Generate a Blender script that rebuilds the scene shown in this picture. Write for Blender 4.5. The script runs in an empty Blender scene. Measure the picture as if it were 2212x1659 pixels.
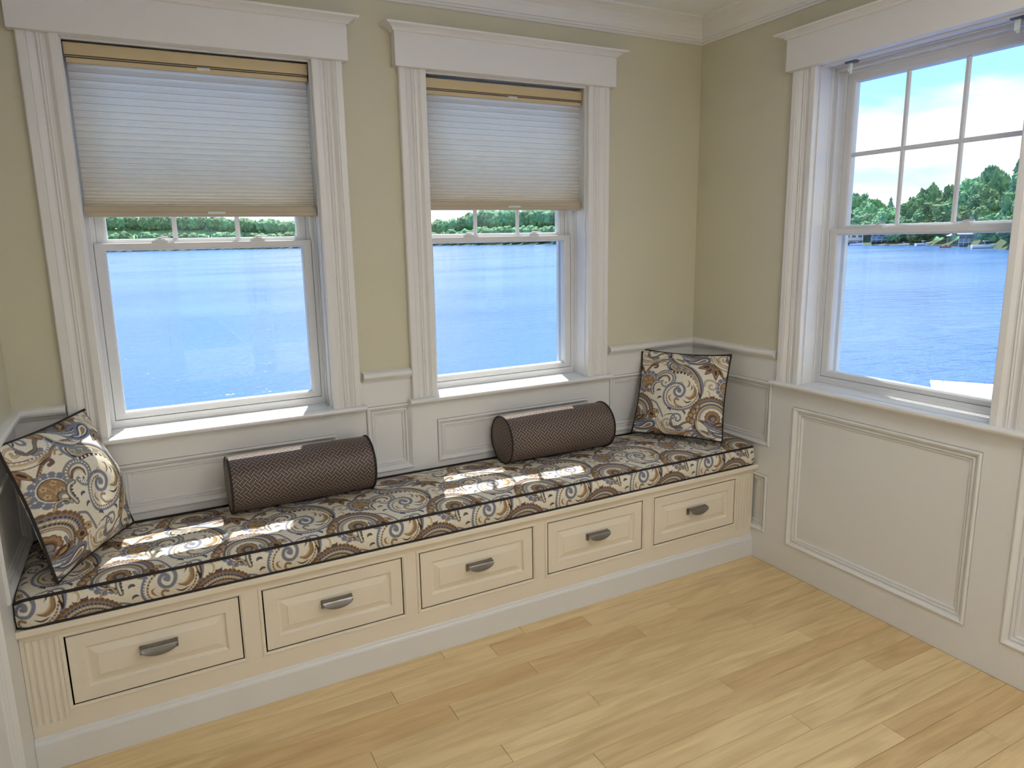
import bpy, bmesh, math, random
import numpy as np
from mathutils import Vector, noise

random.seed(7)
scene = bpy.context.scene
COL = scene.collection

# ------------------------------------------------------------------ camera
cam_d = bpy.data.cameras.new('camera'); cam = bpy.data.objects.new('camera', cam_d); COL.objects.link(cam)
cam.location = (-2.52681, -2.70600, 1.54995)
cam.rotation_euler = (math.radians(79.3493), math.radians(1.18683), math.radians(-27.19866))
cam_d.sensor_fit = 'HORIZONTAL'; cam_d.sensor_width = 36.0
cam_d.lens = 1482.556 / 2212 * 36.0
cam_d.shift_x = 30.90 / 2212; cam_d.shift_y = -31.23 / 2212
cam_d.clip_start = 0.02; cam_d.clip_end = 6000
scene.camera = cam

# ------------------------------------------------------------------ light and colour management
SUN_AZ, SUN_ALT, SUN_E = math.radians(20), math.radians(66), 7.5
SKY = 1.15
ADDED_LAMP = 12.8  # glow of the bowl lamps added to lift the room light
scene.view_settings.view_transform = 'Standard'; scene.view_settings.look = 'None'
scene.view_settings.exposure = 0.28; scene.view_settings.gamma = 1.0
scene.view_settings.use_curve_mapping = False
scene.cycles.use_denoising = True
scene.cycles.max_bounces = 8; scene.cycles.diffuse_bounces = 4; scene.cycles.glossy_bounces = 3; scene.cycles.transparent_max_bounces = 16
scene.cycles.use_adaptive_sampling = True; scene.cycles.adaptive_threshold = 0.10; scene.cycles.adaptive_min_samples = 16
scene.cycles.sample_clamp_indirect = 6.0
scene.cycles.use_light_tree = False; scene.cycles.caustics_reflective = False; scene.cycles.caustics_refractive = False

sun_d = bpy.data.lights.new('sun', 'SUN'); sun_d.energy = SUN_E; sun_d.angle = math.radians(0.53); sun_d.color = (1.0, 0.96, 0.9)
sun = bpy.data.objects.new('sun', sun_d); COL.objects.link(sun)
sdir = Vector((math.sin(SUN_AZ) * math.cos(SUN_ALT), math.cos(SUN_AZ) * math.cos(SUN_ALT), math.sin(SUN_ALT)))
sun.rotation_euler = (-sdir).to_track_quat('-Z', 'Y').to_euler(); sun.location = sdir * 40

def lin(r, g, b):
    f = lambda c: c / 12.92 if c <= 0.04045 else ((c + 0.055) / 1.055) ** 2.4
    return tuple(f(c / 255.0) for c in (r, g, b))

class NT:
    """small helper around a node tree"""
    def __init__(s, tree): s.t = tree; s.n = tree.nodes; s.l = tree.links
    def new(s, kind, **kw):
        n = s.n.new(kind)
        for k, v in kw.items():
            if hasattr(n, k): setattr(n, k, v)
            else: n.inputs[k.replace('_', ' ')].default_value = v
        return n
    def link(s, a, b): s.l.new(a, b)
    def math(s, op, a, b=None, c=None, clamp=False):
        n = s.n.new('ShaderNodeMath'); n.operation = op; n.use_clamp = clamp
        for i, v in enumerate((a, b, c)):
            if v is None: continue
            if isinstance(v, (int, float)): n.inputs[i].default_value = v
            else: s.l.new(v, n.inputs[i])
        return n.outputs[0]
    def mix(s, f, a, b):
        n = s.n.new('ShaderNodeMix'); n.data_type = 'RGBA'
        for i, v in ((0, f), (6, a), (7, b)):
            if isinstance(v, (int, float)): n.inputs[i].default_value = v
            elif isinstance(v, tuple): n.inputs[i].default_value = (*v[:3], 1)
            else: s.l.new(v, n.inputs[i])
        return n.outputs[2]

# sky: pale blue with broken white cloud all round
world = bpy.data.worlds.new('sky'); scene.world = world; world.use_nodes = True
w = NT(world.node_tree); w.n.clear()
tc = w.new('ShaderNodeTexCoord'); sep = w.new('ShaderNodeSeparateXYZ'); w.link(tc.outputs['Generated'], sep.inputs[0])
up = w.math('MAXIMUM', sep.outputs['Z'], 0.0)
ramp = w.new('ShaderNodeValToRGB'); w.link(up, ramp.inputs[0])
ramp.color_ramp.elements[0].color = (0.80, 0.95, 1.0, 1); ramp.color_ramp.elements[1].color = (0.16, 0.40, 0.85, 1)
e = ramp.color_ramp.elements.new(0.16); e.color = (0.42, 0.85, 1.0, 1)
e = ramp.color_ramp.elements.new(0.45); e.color = (0.26, 0.60, 0.98, 1)
den = w.math('ADD', up, 0.16)
comb = w.new('ShaderNodeCombineXYZ')
w.link(w.math('DIVIDE', sep.outputs['X'], den), comb.inputs[0]); w.link(w.math('DIVIDE', sep.outputs['Y'], den), comb.inputs[1])
no = w.new('ShaderNodeTexNoise'); no.inputs['Scale'].default_value = 0.9; no.inputs['Detail'].default_value = 7; no.inputs['Roughness'].default_value = 0.52
mp_ = w.new('ShaderNodeMapping'); mp_.inputs['Location'].default_value = (0.6, 0.3, 0.0); w.link(comb.outputs[0], mp_.inputs[0]); w.link(mp_.outputs[0], no.inputs['Vector'])
cr = w.new('ShaderNodeValToRGB'); w.link(w.math('ADD', no.outputs['Fac'], w.math('MULTIPLY', w.math('MAXIMUM', w.math('SUBTRACT', 0.30, up), 0.0), 0.40)), cr.inputs[0])
cr.color_ramp.elements[0].position = 0.46; cr.color_ramp.elements[0].color = (0, 0, 0, 1)
cr.color_ramp.elements[1].position = 0.58; cr.color_ramp.elements[1].color = (1, 1, 1, 1)
skyc = w.mix(cr.outputs['Color'], ramp.outputs['Color'], (1.0, 1.0, 1.0))
bg = w.new('ShaderNodeBackground'); w.link(skyc, bg.inputs['Color']); bg.inputs['Strength'].default_value = SKY
wo = w.new('ShaderNodeOutputWorld'); w.link(bg.outputs[0], wo.inputs[0])

# ------------------------------------------------------------------ materials
def principled(name, color, rough=0.5, metal=0.0, bump=None, spec=None, var=None):
    m = bpy.data.materials.new(name); m.use_nodes = True; t = NT(m.node_tree)
    b = t.n['Principled BSDF']
    b.inputs['Base Color'].default_value = (*color, 1); b.inputs['Roughness'].default_value = rough; b.inputs['Metallic'].default_value = metal
    if spec is not None: b.inputs['Specular IOR Level'].default_value = spec
    geo = t.new('ShaderNodeNewGeometry')
    if var:
        sc, amt = var
        n = t.new('ShaderNodeTexNoise'); n.inputs['Scale'].default_value = sc; n.inputs['Detail'].default_value = 1
        t.link(geo.outputs['Position'], n.inputs['Vector'])
        f = t.math('MULTIPLY_ADD', n.outputs['Fac'], amt * 2, 1 - amt)
        vm = t.new('ShaderNodeVectorMath', operation='SCALE'); vm.inputs[0].default_value = color; t.link(f, vm.inputs['Scale'])
        t.link(vm.outputs[0], b.inputs['Base Color'])
    if bump:
        sc, st = bump
        n = t.new('ShaderNodeTexNoise'); n.inputs['Scale'].default_value = sc; n.inputs['Detail'].default_value = 3
        t.link(geo.outputs['Position'], n.inputs['Vector'])
        bp = t.new('ShaderNodeBump'); bp.inputs['Strength'].default_value = st; bp.inputs['Distance'].default_value = 0.002
        t.link(n.outputs['Fac'], bp.inputs['Height']); t.link(bp.outputs[0], b.inputs['Normal'])
    return m

M = {}
M['paint'] = principled('wall_paint', (0.66, 0.615, 0.465), 0.75, var=(3, 0.02))
M['trim'] = principled('trim_paint', (0.82, 0.80, 0.775), 0.32, var=(2, 0.015))
M['cabinet'] = principled('cabinet_paint', (0.88, 0.785, 0.635), 0.36, var=(2, 0.015))
M['ceiling'] = principled('ceiling_paint', (0.92, 0.925, 0.925), 0.85)
M['vinyl'] = principled('window_vinyl', (0.72, 0.715, 0.715), 0.35, var=(2, 0.01))
M['gap'] = principled('drawer_shadow_gap', (0.02, 0.017, 0.014), 0.8)
M['nickel'] = principled('brushed_nickel', (0.27, 0.25, 0.235), 0.36, 1.0, bump=(400, 0.08))
M['rail'] = principled('shade_rail_tan', (0.66, 0.52, 0.30), 0.42)
M['rail_dark'] = principled('shade_rail_slot', (0.05, 0.045, 0.04), 0.5)
M['seam'] = principled('shade_seam', (0.50, 0.49, 0.46), 0.8)
M['rail_low'] = principled('shade_bottom_rail', (0.50, 0.42, 0.30), 0.42)
M['piping'] = principled('dark_piping', (0.022, 0.016, 0.015), 0.75, bump=(900, 0.3))
M['plastic'] = principled('clear_plastic', (0.75, 0.78, 0.74), 0.2)
M['steel'] = principled('bracket_steel', (0.35, 0.37, 0.38), 0.3, 1.0)
M['bark'] = principled('bark', (0.10, 0.075, 0.055), 0.9, var=(3, 0.3))
M['subfloor'] = principled('subfloor', (0.16, 0.10, 0.05), 0.8)
M['siding'] = principled('siding_white', (0.55, 0.56, 0.58), 0.6)
M['siding_blue'] = principled('siding_blue', (0.12, 0.24, 0.42), 0.6)
M['roof_teal'] = principled('roof_teal', (0.22, 0.55, 0.55), 0.5)
M['roof_grey'] = principled('roof_grey', (0.30, 0.32, 0.34), 0.7)
M['dark_glass'] = principled('dark_glass', (0.04, 0.06, 0.09), 0.1)
M['dock'] = principled('weathered_dock', (0.55, 0.47, 0.40), 0.8, var=(1, 0.15))
M['dock_white'] = principled('white_dock', (0.85, 0.86, 0.84), 0.5)
M['hull'] = principled('boat_white', (0.85, 0.85, 0.85), 0.25)
M['boat_red'] = principled('boat_red', (0.55, 0.12, 0.08), 0.4)
M['boat_blue'] = principled('boat_canvas', (0.08, 0.18, 0.5), 0.6)
M['grass'] = principled('shore_grass', (0.06, 0.095, 0.04), 0.9, var=(0.2, 0.3))

def glass_mat():
    m = bpy.data.materials.new('window_glass'); m.use_nodes = True; t = NT(m.node_tree); t.n.clear()
    tr = t.new('ShaderNodeBsdfTransparent'); tr.inputs[0].default_value = (0.96, 0.98, 0.98, 1)
    gl = t.new('ShaderNodeBsdfGlossy'); gl.inputs['Roughness'].default_value = 0.02
    lw = t.new('ShaderNodeLayerWeight'); lw.inputs['Blend'].default_value = 0.5
    fr_ = t.math('MULTIPLY_ADD', t.math('POWER', lw.outputs['Facing'], 5.0), 0.90, 0.03)
    mx = t.new('ShaderNodeMixShader'); o = t.new('ShaderNodeOutputMaterial')
    t.link(fr_, mx.inputs[0]); t.link(tr.outputs[0], mx.inputs[1]); t.link(gl.outputs[0], mx.inputs[2]); t.link(mx.outputs[0], o.inputs[0])
    return m
M['glass'] = glass_mat()

def shade_mat():
    m = bpy.data.materials.new('pleated_shade_cloth'); m.use_nodes = True; t = NT(m.node_tree); t.n.clear()
    geo = t.new('ShaderNodeNewGeometry'); mp = t.new('ShaderNodeMapping'); mp.inputs['Scale'].default_value = (60, 60, 700)
    t.link(geo.outputs['Position'], mp.inputs[0])
    n = t.new('ShaderNodeTexNoise'); n.inputs['Scale'].default_value = 1; n.inputs['Detail'].default_value = 3; t.link(mp.outputs[0], n.inputs['Vector'])
    c = t.mix(n.outputs['Fac'], (0.94, 0.89, 0.80), (1.0, 0.96, 0.89))
    d = t.new('ShaderNodeBsdfDiffuse'); t.link(c, d.inputs[0])
    tl = t.new('ShaderNodeBsdfTranslucent'); t.link(c, tl.inputs[0])
    mx = t.new('ShaderNodeMixShader'); mx.inputs[0].default_value = 0.85; o = t.new('ShaderNodeOutputMaterial')
    t.link(d.outputs[0], mx.inputs[1]); t.link(tl.outputs[0], mx.inputs[2]); t.link(mx.outputs[0], o.inputs[0])
    return m
M['shade'] = shade_mat()

def wood_mat():
    m = bpy.data.materials.new('birch_plank'); m.use_nodes = True; t = NT(m.node_tree); b = t.n['Principled BSDF']
    geo = t.new('ShaderNodeNewGeometry'); oi = t.new('ShaderNodeObjectInfo')
    off = t.math('MULTIPLY', oi.outputs['Random'], 37.0)
    add = t.new('ShaderNodeVectorMath', operation='ADD'); cx = t.new('ShaderNodeCombineXYZ')
    t.link(off, cx.inputs[0]); t.link(t.math('MULTIPLY', off, 2.3), cx.inputs[2])
    t.link(geo.outputs['Position'], add.inputs[0]); t.link(cx.outputs[0], add.inputs[1])
    m1 = t.new('ShaderNodeMapping'); m1.inputs['Scale'].default_value = (1.6, 14, 3); t.link(add.outputs[0], m1.inputs[0])
    n1 = t.new('ShaderNodeTexNoise'); n1.inputs['Scale'].default_value = 1.3; n1.inputs['Detail'].default_value = 5; n1.inputs['Distortion'].default_value = 1.2
    t.link(m1.outputs[0], n1.inputs['Vector'])
    m2 = t.new('ShaderNodeMapping'); m2.inputs['Scale'].default_value = (6, 160, 6); t.link(add.outputs[0], m2.inputs[0])
    n2 = t.new('ShaderNodeTexNoise'); n2.inputs['Scale'].default_value = 1.0; n2.inputs['Detail'].default_value = 3; t.link(m2.outputs[0], n2.inputs['Vector'])
    r1 = t.new('ShaderNodeValToRGB'); t.link(n1.outputs['Fac'], r1.inputs[0])
    r1.color_ramp.elements[0].position = 0.28; r1.color_ramp.elements[0].color = (0.66, 0.475, 0.235, 1)
    r1.color_ramp.elements[1].position = 0.62; r1.color_ramp.elements[1].color = (0.85, 0.64, 0.345, 1)
    tone = t.new('ShaderNodeValToRGB'); t.link(oi.outputs['Random'], tone.inputs[0]); tone.color_ramp.interpolation = 'LINEAR'
    tone.color_ramp.elements[0].color = (0.90, 0.83, 0.75, 1); tone.color_ramp.elements[1].color = (1.06, 1.06, 1.03, 1)
    e = tone.color_ramp.elements.new(0.25); e.color = (0.97, 0.96, 0.94, 1)
    mul = t.new('ShaderNodeVectorMath', operation='MULTIPLY'); t.link(r1.outputs[0], mul.inputs[0]); t.link(tone.outputs[0], mul.inputs[1])
    fine = t.math('MULTIPLY_ADD', n2.outputs['Fac'], 0.22, 0.89)
    sc = t.new('ShaderNodeVectorMath', operation='SCALE'); t.link(mul.outputs[0], sc.inputs[0]); t.link(fine, sc.inputs['Scale'])
    t.link(sc.outputs[0], b.inputs['Base Color'])
    b.inputs['Roughness'].default_value = 0.30; b.inputs['Specular IOR Level'].default_value = 0.4
    bp = t.new('ShaderNodeBump'); bp.inputs['Strength'].default_value = 0.06; bp.inputs['Distance'].default_value = 0.001
    t.link(n2.outputs['Fac'], bp.inputs['Height']); t.link(bp.outputs[0], b.inputs['Normal'])
    return m
M['wood'] = wood_mat()

def print_mat():
    m = bpy.data.materials.new('paisley_jacquard'); m.use_nodes = True; t = NT(m.node_tree); b = t.n['Principled BSDF']
    at = t.new('ShaderNodeAttribute'); at.attribute_name = 'print'
    geo = t.new('ShaderNodeNewGeometry')
    n = t.new('ShaderNodeTexVoronoi'); n.inputs['Scale'].default_value = 420; t.link(geo.outputs['Position'], n.inputs['Vector'])
    f = t.math('MULTIPLY_ADD', n.outputs['Distance'], -0.35, 1.12)
    sc = t.new('ShaderNodeVectorMath', operation='SCALE'); t.link(at.outputs['Color'], sc.inputs[0]); t.link(f, sc.inputs['Scale'])
    t.link(sc.outputs[0], b.inputs['Base Color']); b.inputs['Roughness'].default_value = 0.62; b.inputs['Specular IOR Level'].default_value = 0.3
    bp = t.new('ShaderNodeBump'); bp.inputs['Strength'].default_value = 0.25; bp.inputs['Distance'].default_value = 0.001
    t.link(n.outputs['Distance'], bp.inputs['Height']); t.link(bp.outputs[0], b.inputs['Normal'])
    return m
M['paisley'] = print_mat()

def weave_mat():
    """interlaced strapwork woven in tan lines on dark brown, from the UV map in metres"""
    m = bpy.data.materials.new('basketweave_cloth'); m.use_nodes = True; t = NT(m.node_tree); b = t.n['Principled BSDF']
    uv = t.new('ShaderNodeUVMap'); uv.uv_map = 'UVMap'
    mp = t.new('ShaderNodeMapping'); mp.inputs['Rotation'].default_value = (0, 0, math.radians(43)); mp.inputs['Scale'].default_value = (44, 44, 44)
    t.link(uv.outputs[0], mp.inputs[0]); sp = t.new('ShaderNodeSeparateXYZ'); t.link(mp.outputs[0], sp.inputs[0])
    u, v = sp.outputs[0], sp.outputs[1]
    par = t.math('FLOORED_MODULO', t.math('ADD', t.math('FLOOR', u), t.math('FLOOR', v)), 2.0)
    fu = t.math('ABSOLUTE', t.math('SUBTRACT', t.math('FRACT', u), 0.5)); fv = t.math('ABSOLUTE', t.math('SUBTRACT', t.math('FRACT', v), 0.5))
    d = t.math('ADD', t.math('MULTIPLY', par, fu), t.math('MULTIPLY', t.math('SUBTRACT', 1.0, par), fv))
    line = t.math('MULTIPLY', t.math('GREATER_THAN', d, 0.25), t.math('LESS_THAN', d, 0.36))
    edge = t.math('GREATER_THAN', d, 0.36)
    geo = t.new('ShaderNodeNewGeometry'); n = t.new('ShaderNodeTexNoise'); n.inputs['Scale'].default_value = 700; t.link(geo.outputs['Position'], n.inputs['Vector'])
    c = t.mix(edge, lin(84, 68, 66), lin(48, 38, 40)); c = t.mix(line, c, lin(166, 146, 122))
    f = t.math('MULTIPLY_ADD', n.outputs['Fac'], 0.5, 0.75)
    sc = t.new('ShaderNodeVectorMath', operation='SCALE'); t.link(c, sc.inputs[0]); t.link(f, sc.inputs['Scale'])
    t.link(sc.outputs[0], b.inputs['Base Color']); b.inputs['Roughness'].default_value = 0.48; b.inputs['Specular IOR Level'].default_value = 0.45
    bp = t.new('ShaderNodeBump'); bp.inputs['Strength'].default_value = 0.3; bp.inputs['Distance'].default_value = 0.001
    t.link(t.math('ADD', t.math('MULTIPLY', d, -1.0), n.outputs['Fac']), bp.inputs['Height']); t.link(bp.outputs[0], b.inputs['Normal'])
    return m
M['weave'] = weave_mat()

def leaf_mat(name, dark, light, scale):
    m = bpy.data.materials.new(name); m.use_nodes = True; t = NT(m.node_tree); b = t.n['Principled BSDF']
    geo = t.new('ShaderNodeNewGeometry'); oi = t.new('ShaderNodeObjectInfo')
    n = t.new('ShaderNodeTexNoise'); n.inputs['Scale'].default_value = scale; n.inputs['Detail'].default_value = 5; n.inputs['Roughness'].default_value = 0.7
    t.link(geo.outputs['Position'], n.inputs['Vector'])
    r = t.new('ShaderNodeValToRGB'); t.link(n.outputs['Fac'], r.inputs[0])
    r.color_ramp.elements[0].position = 0.36; r.color_ramp.elements[0].color = (*dark, 1)
    r.color_ramp.elements[1].position = 0.62; r.color_ramp.elements[1].color = (*light, 1)
    hs = t.new('ShaderNodeHueSaturation'); t.link(r.outputs[0], hs.inputs['Color'])
    t.link(t.math('MULTIPLY_ADD', oi.outputs['Random'], 0.07, 0.465), hs.inputs['Hue'])
    t.link(t.math('MULTIPLY_ADD', oi.outputs['Random'], 0.7, 0.65), hs.inputs['Value'])
    t.link(hs.outputs[0], b.inputs['Base Color']); b.inputs['Roughness'].default_value = 0.7; b.inputs['Specular IOR Level'].default_value = 0.2
    return m
M['leaf'] = leaf_mat('broadleaf_foliage', (0.045, 0.125, 0.085), (0.21, 0.36, 0.15), 0.7)  # bluish tint puts the aerial haze into the leaf colour
M['needle'] = leaf_mat('needle_foliage', (0.04, 0.11, 0.09), (0.15, 0.27, 0.14), 0.8)  # needles carry the same haze tint in their colour

def water_mat():
    m = bpy.data.materials.new('lake_water'); m.use_nodes = True; t = NT(m.node_tree); b = t.n['Principled BSDF']
    geo = t.new('ShaderNodeNewGeometry'); mp = t.new('ShaderNodeMapping'); mp.inputs['Scale'].default_value = (0.42, 1.0, 1.0); mp.inputs['Rotation'].default_value = (0, 0, math.radians(-8))
    t.link(geo.outputs['Position'], mp.inputs[0])
    n = t.new('ShaderNodeTexNoise'); n.inputs['Scale'].default_value = 1.1; n.inputs['Detail'].default_value = 6; n.inputs['Roughness'].default_value = 0.6; t.link(mp.outputs[0], n.inputs['Vector'])
    n2 = t.new('ShaderNodeTexNoise'); n2.inputs['Scale'].default_value = 0.06; n2.inputs['Detail'].default_value = 3; t.link(mp.outputs[0], n2.inputs['Vector'])
    b.inputs['Base Color'].default_value = (0.075, 0.17, 0.44, 1)
    r = t.new('ShaderNodeMapRange'); t.link(n2.outputs['Fac'], r.inputs[0]); r.inputs['From Min'].default_value = 0.35; r.inputs['From Max'].default_value = 0.65; r.inputs['To Min'].default_value = 0.12; r.inputs['To Max'].default_value = 0.22
    t.link(r.outputs[0], b.inputs['Roughness']); b.inputs['IOR'].default_value = 1.36; b.inputs['Specular IOR Level'].default_value = 0.6
    bp = t.new('ShaderNodeBump'); bp.inputs['Strength'].default_value = 0.75; bp.inputs['Distance'].default_value = 0.30
    t.link(n.outputs['Fac'], bp.inputs['Height']); t.link(bp.outputs[0], b.inputs['Normal'])
    return m
M['water'] = water_mat()

def lamp_mat():
    m = bpy.data.materials.new('added_lamp_diffuser'); m.use_nodes = True; t = NT(m.node_tree); b = t.n['Principled BSDF']
    b.inputs['Base Color'].default_value = (0.9, 0.88, 0.82, 1); b.inputs['Emission Color'].default_value = (1.0, 0.985, 0.965, 1); b.inputs['Emission Strength'].default_value = ADDED_LAMP
    return m
M['lamp'] = lamp_mat()

# ------------------------------------------------------------------ mesh helpers
class Fr:
    """a wall's own frame: u to the right, v up, d out of the wall into the room"""
    def __init__(s, o, right, toward): s.o = Vector(o); s.r = Vector(right); s.t = Vector(toward)
    def __call__(s, u, v, d): return s.o + s.r * u + Vector((0, 0, v)) + s.t * d
BACK = Fr((0, 0, 0), (1, 0, 0), (0, -1, 0))
RIGHT = Fr((0, 0, 0), (0, -1, 0), (-1, 0, 0))
XL, YR = -2.959, -4.60
LEFT = Fr((XL, 0, 0), (0, 1, 0), (1, 0, 0))
REAR = Fr((0, YR, 0), (-1, 0, 0), (0, 1, 0))

class MB:
    def __init__(s): s.v = []; s.f = []
    def add(s, vs, fs):
        k = len(s.v); s.v += [tuple(p) for p in vs]; s.f += [tuple(i + k for i in f) for f in fs]
    def box(s, x0, x1, y0, y1, z0, z1):
        s.add([(x, y, z) for z in (z0, z1) for y in (y0, y1) for x in (x0, x1)],
              [(0, 2, 3, 1), (4, 5, 7, 6), (0, 1, 5, 4), (2, 6, 7, 3), (0, 4, 6, 2), (1, 3, 7, 5)])
    def fbox(s, fr, u0, u1, v0, v1, d0, d1):
        P = [fr(u, v, d) for d in (d0, d1) for v in (v0, v1) for u in (u0, u1)]
        s.add(P, [(0, 2, 3, 1), (4, 5, 7, 6), (0, 1, 5, 4), (2, 6, 7, 3), (0, 4, 6, 2), (1, 3, 7, 5)])
    def ring(s, fr, u0, u1, v0, v1, prof, fill=False, closed=False):
        n = len(prof); P = []
        for q in prof:
            a, b, d = (q[0], q[0], q[1]) if len(q) == 2 else q
            P += [fr(u0 + a, v0 + b, d), fr(u1 - a, v0 + b, d), fr(u1 - a, v1 - b, d), fr(u0 + a, v1 - b, d)]
        F = []
        for i in range(n if closed else n - 1):
            j = (i + 1) % n
            for k in range(4):
                l = (k + 1) % 4; F.append((4 * i + k, 4 * i + l, 4 * j + l, 4 * j + k))
        if fill: F.append(tuple(4 * (n - 1) + k for k in range(4)))
        s.add(P, F)
    def hsweep(s, fr, prof, u0, u1, m0=0.0, m1=0.0):
        """profile of (v, d) run along u; m = mitre: the end moves in by m*d"""
        n = len(prof)
        P = [fr(u0 + m0 * d, v, d) for v, d in prof] + [fr(u1 - m1 * d, v, d) for v, d in prof]
        F = [(i, (i + 1) % n, n + (i + 1) % n, n + i) for i in range(n)] + [tuple(range(n))[::-1], tuple(range(n, 2 * n))]
        s.add(P, F)
    def vsweep(s, fr, prof, v0, v1):
        n = len(prof)
        P = [fr(u, v0, d) for u, d in prof] + [fr(u, v1, d) for u, d in prof]
        F = [(i, (i + 1) % n, n + (i + 1) % n, n + i) for i in range(n)] + [tuple(range(n))[::-1], tuple(range(n, 2 * n))]
        s.add(P, F)
    def plate(s, fr, u0, u1, v0, v1, holes, d, depth, rim=True):
        """board with rectangular holes: front at d, hole edges running back by depth"""
        us = sorted({u0, u1, *[h[0] for h in holes], *[h[1] for h in holes]}); vs = sorted({v0, v1, *[h[2] for h in holes], *[h[3] for h in holes]})
        us = [x for x in us if u0 - 1e-9 <= x <= u1 + 1e-9]; vs = [x for x in vs if v0 - 1e-9 <= x <= v1 + 1e-9]
        for i in range(len(us) - 1):
            for j in range(len(vs) - 1):
                a, b = (us[i] + us[i + 1]) / 2, (vs[j] + vs[j + 1]) / 2
                if any(h[0] < a < h[1] and h[2] < b < h[3] for h in holes): continue
                s.add([fr(us[i], vs[j], d), fr(us[i + 1], vs[j], d), fr(us[i + 1], vs[j + 1], d), fr(us[i], vs[j + 1], d)], [(0, 1, 2, 3)])
        for h in holes:             # edges of each hole, except where the hole runs off the board
            c = [(h[0], h[2]), (h[1], h[2]), (h[1], h[3]), (h[0], h[3])]
            for k, open_ in enumerate((h[2] <= v0 + 1e-6, h[1] >= u1 - 1e-6, h[3] >= v1 - 1e-6, h[0] <= u0 + 1e-6)):
                if open_: continue
                p, q = c[k], c[(k + 1) % 4]; s.add([fr(*p, d), fr(*q, d), fr(*q, d - depth), fr(*p, d - depth)], [(0, 1, 2, 3)])
        if rim:
            cut = [h for h in holes if h[2] <= v0 + 1e-6]
            s.add([fr(u0, v0, d), fr(u0, v1, d), fr(u0, v1, d - depth), fr(u0, v0, d - depth), fr(u1, v0, d), fr(u1, v1, d), fr(u1, v1, d - depth), fr(u1, v0, d - depth)], [(0, 1, 2, 3), (4, 5, 6, 7), (1, 5, 6, 2)] + ([] if cut else [(0, 4, 7, 3)]))
    def tube(s, pts, r, n=6, closed=False):
        pts = [Vector(p) for p in pts]; N = len(pts); rings = []; k0 = len(s.v)
        prev = None
        for i, p in enumerate(pts):
            a = pts[(i - 1) % N] if (closed or i > 0) else p; b = pts[(i + 1) % N] if (closed or i < N - 1) else p
            t = (b - a).normalized()
            x = (prev - t * prev.dot(t)) if prev is not None else t.cross(Vector((0.31, 0.2, 0.93)))
            x.normalize(); prev = x; y = t.cross(x); rr = r[i] if isinstance(r, (list, tuple)) else r
            for k in range(n):
                a_ = 2 * math.pi * k / n; s.v.append(tuple(p + (x * math.cos(a_) + y * math.sin(a_)) * rr))
        for i in range(N if closed else N - 1):
            j = (i + 1) % N
            for k in range(n):
                l = (k + 1) % n; s.f.append((k0 + i * n + k, k0 + i * n + l, k0 + j * n + l, k0 + j * n + k))
        if not closed:
            s.f.append(tuple(k0 + k for k in range(n))[::-1]); s.f.append(tuple(k0 + (N - 1) * n + k for k in range(n)))
    def lathe(s, prof, n=24, c=(0, 0, 0)):
        k0 = len(s.v); m = len(prof)
        for k in range(n):
            a = 2 * math.pi * k / n
            for r, z in prof: s.v.append((c[0] + r * math.cos(a), c[1] + r * math.sin(a), c[2] + z))
        for k in range(n):
            l = (k + 1) % n
            for i in range(m - 1): s.f.append((k0 + k * m + i, k0 + l * m + i, k0 + l * m + i + 1, k0 + k * m + i + 1))
    def build(s, name, mat, parent=None, smooth=False, bevel=0.0, fix=True):
        me = bpy.data.meshes.new(name); me.from_pydata(s.v, [], s.f)
        if fix:
            bm = bmesh.new(); bm.from_mesh(me); bmesh.ops.remove_doubles(bm, verts=bm.verts, dist=1e-6)
            bmesh.ops.recalc_face_normals(bm, faces=bm.faces); bm.to_mesh(me); bm.free()
        me.materials.append(mat)
        if smooth:
            me.polygons.foreach_set('use_smooth', [True] * len(me.polygons))
        o = bpy.data.objects.new(name, me); COL.objects.link(o)
        if parent is not None: o.parent = parent
        if bevel:
            b = o.modifiers.new('bevel', 'BEVEL'); b.width = bevel; b.segments = 2; b.limit_method = 'ANGLE'; b.angle_limit = math.radians(40)
        return o

def empty(name, loc=(0, 0, 0)):
    o = bpy.data.objects.new(name, None); COL.objects.link(o); o.location = loc; o.empty_display_size = 0.1
    bpy.context.view_layer.update()
    return o
def tag(o, label, cat=None, kind=None, group=None):
    o['label'] = label
    if cat: o['category'] = cat
    if kind: o['kind'] = kind
    if group: o['group'] = group
    return o

# ------------------------------------------------------------------ room shell
ZC = 2.558                      # ceiling
ZH, ZS = 2.218, 0.899           # window head and stool top
ZRT, ZRB = 1.033, 0.987         # chair rail
WIN = [(BACK, -2.688, -1.899), (BACK, -1.450, -0.673), (RIGHT, 0.675, 1.452), (RIGHT, 1.864, 2.641), (RIGHT, 3.05, 3.827)]
D_OUT = 0.20

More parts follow.
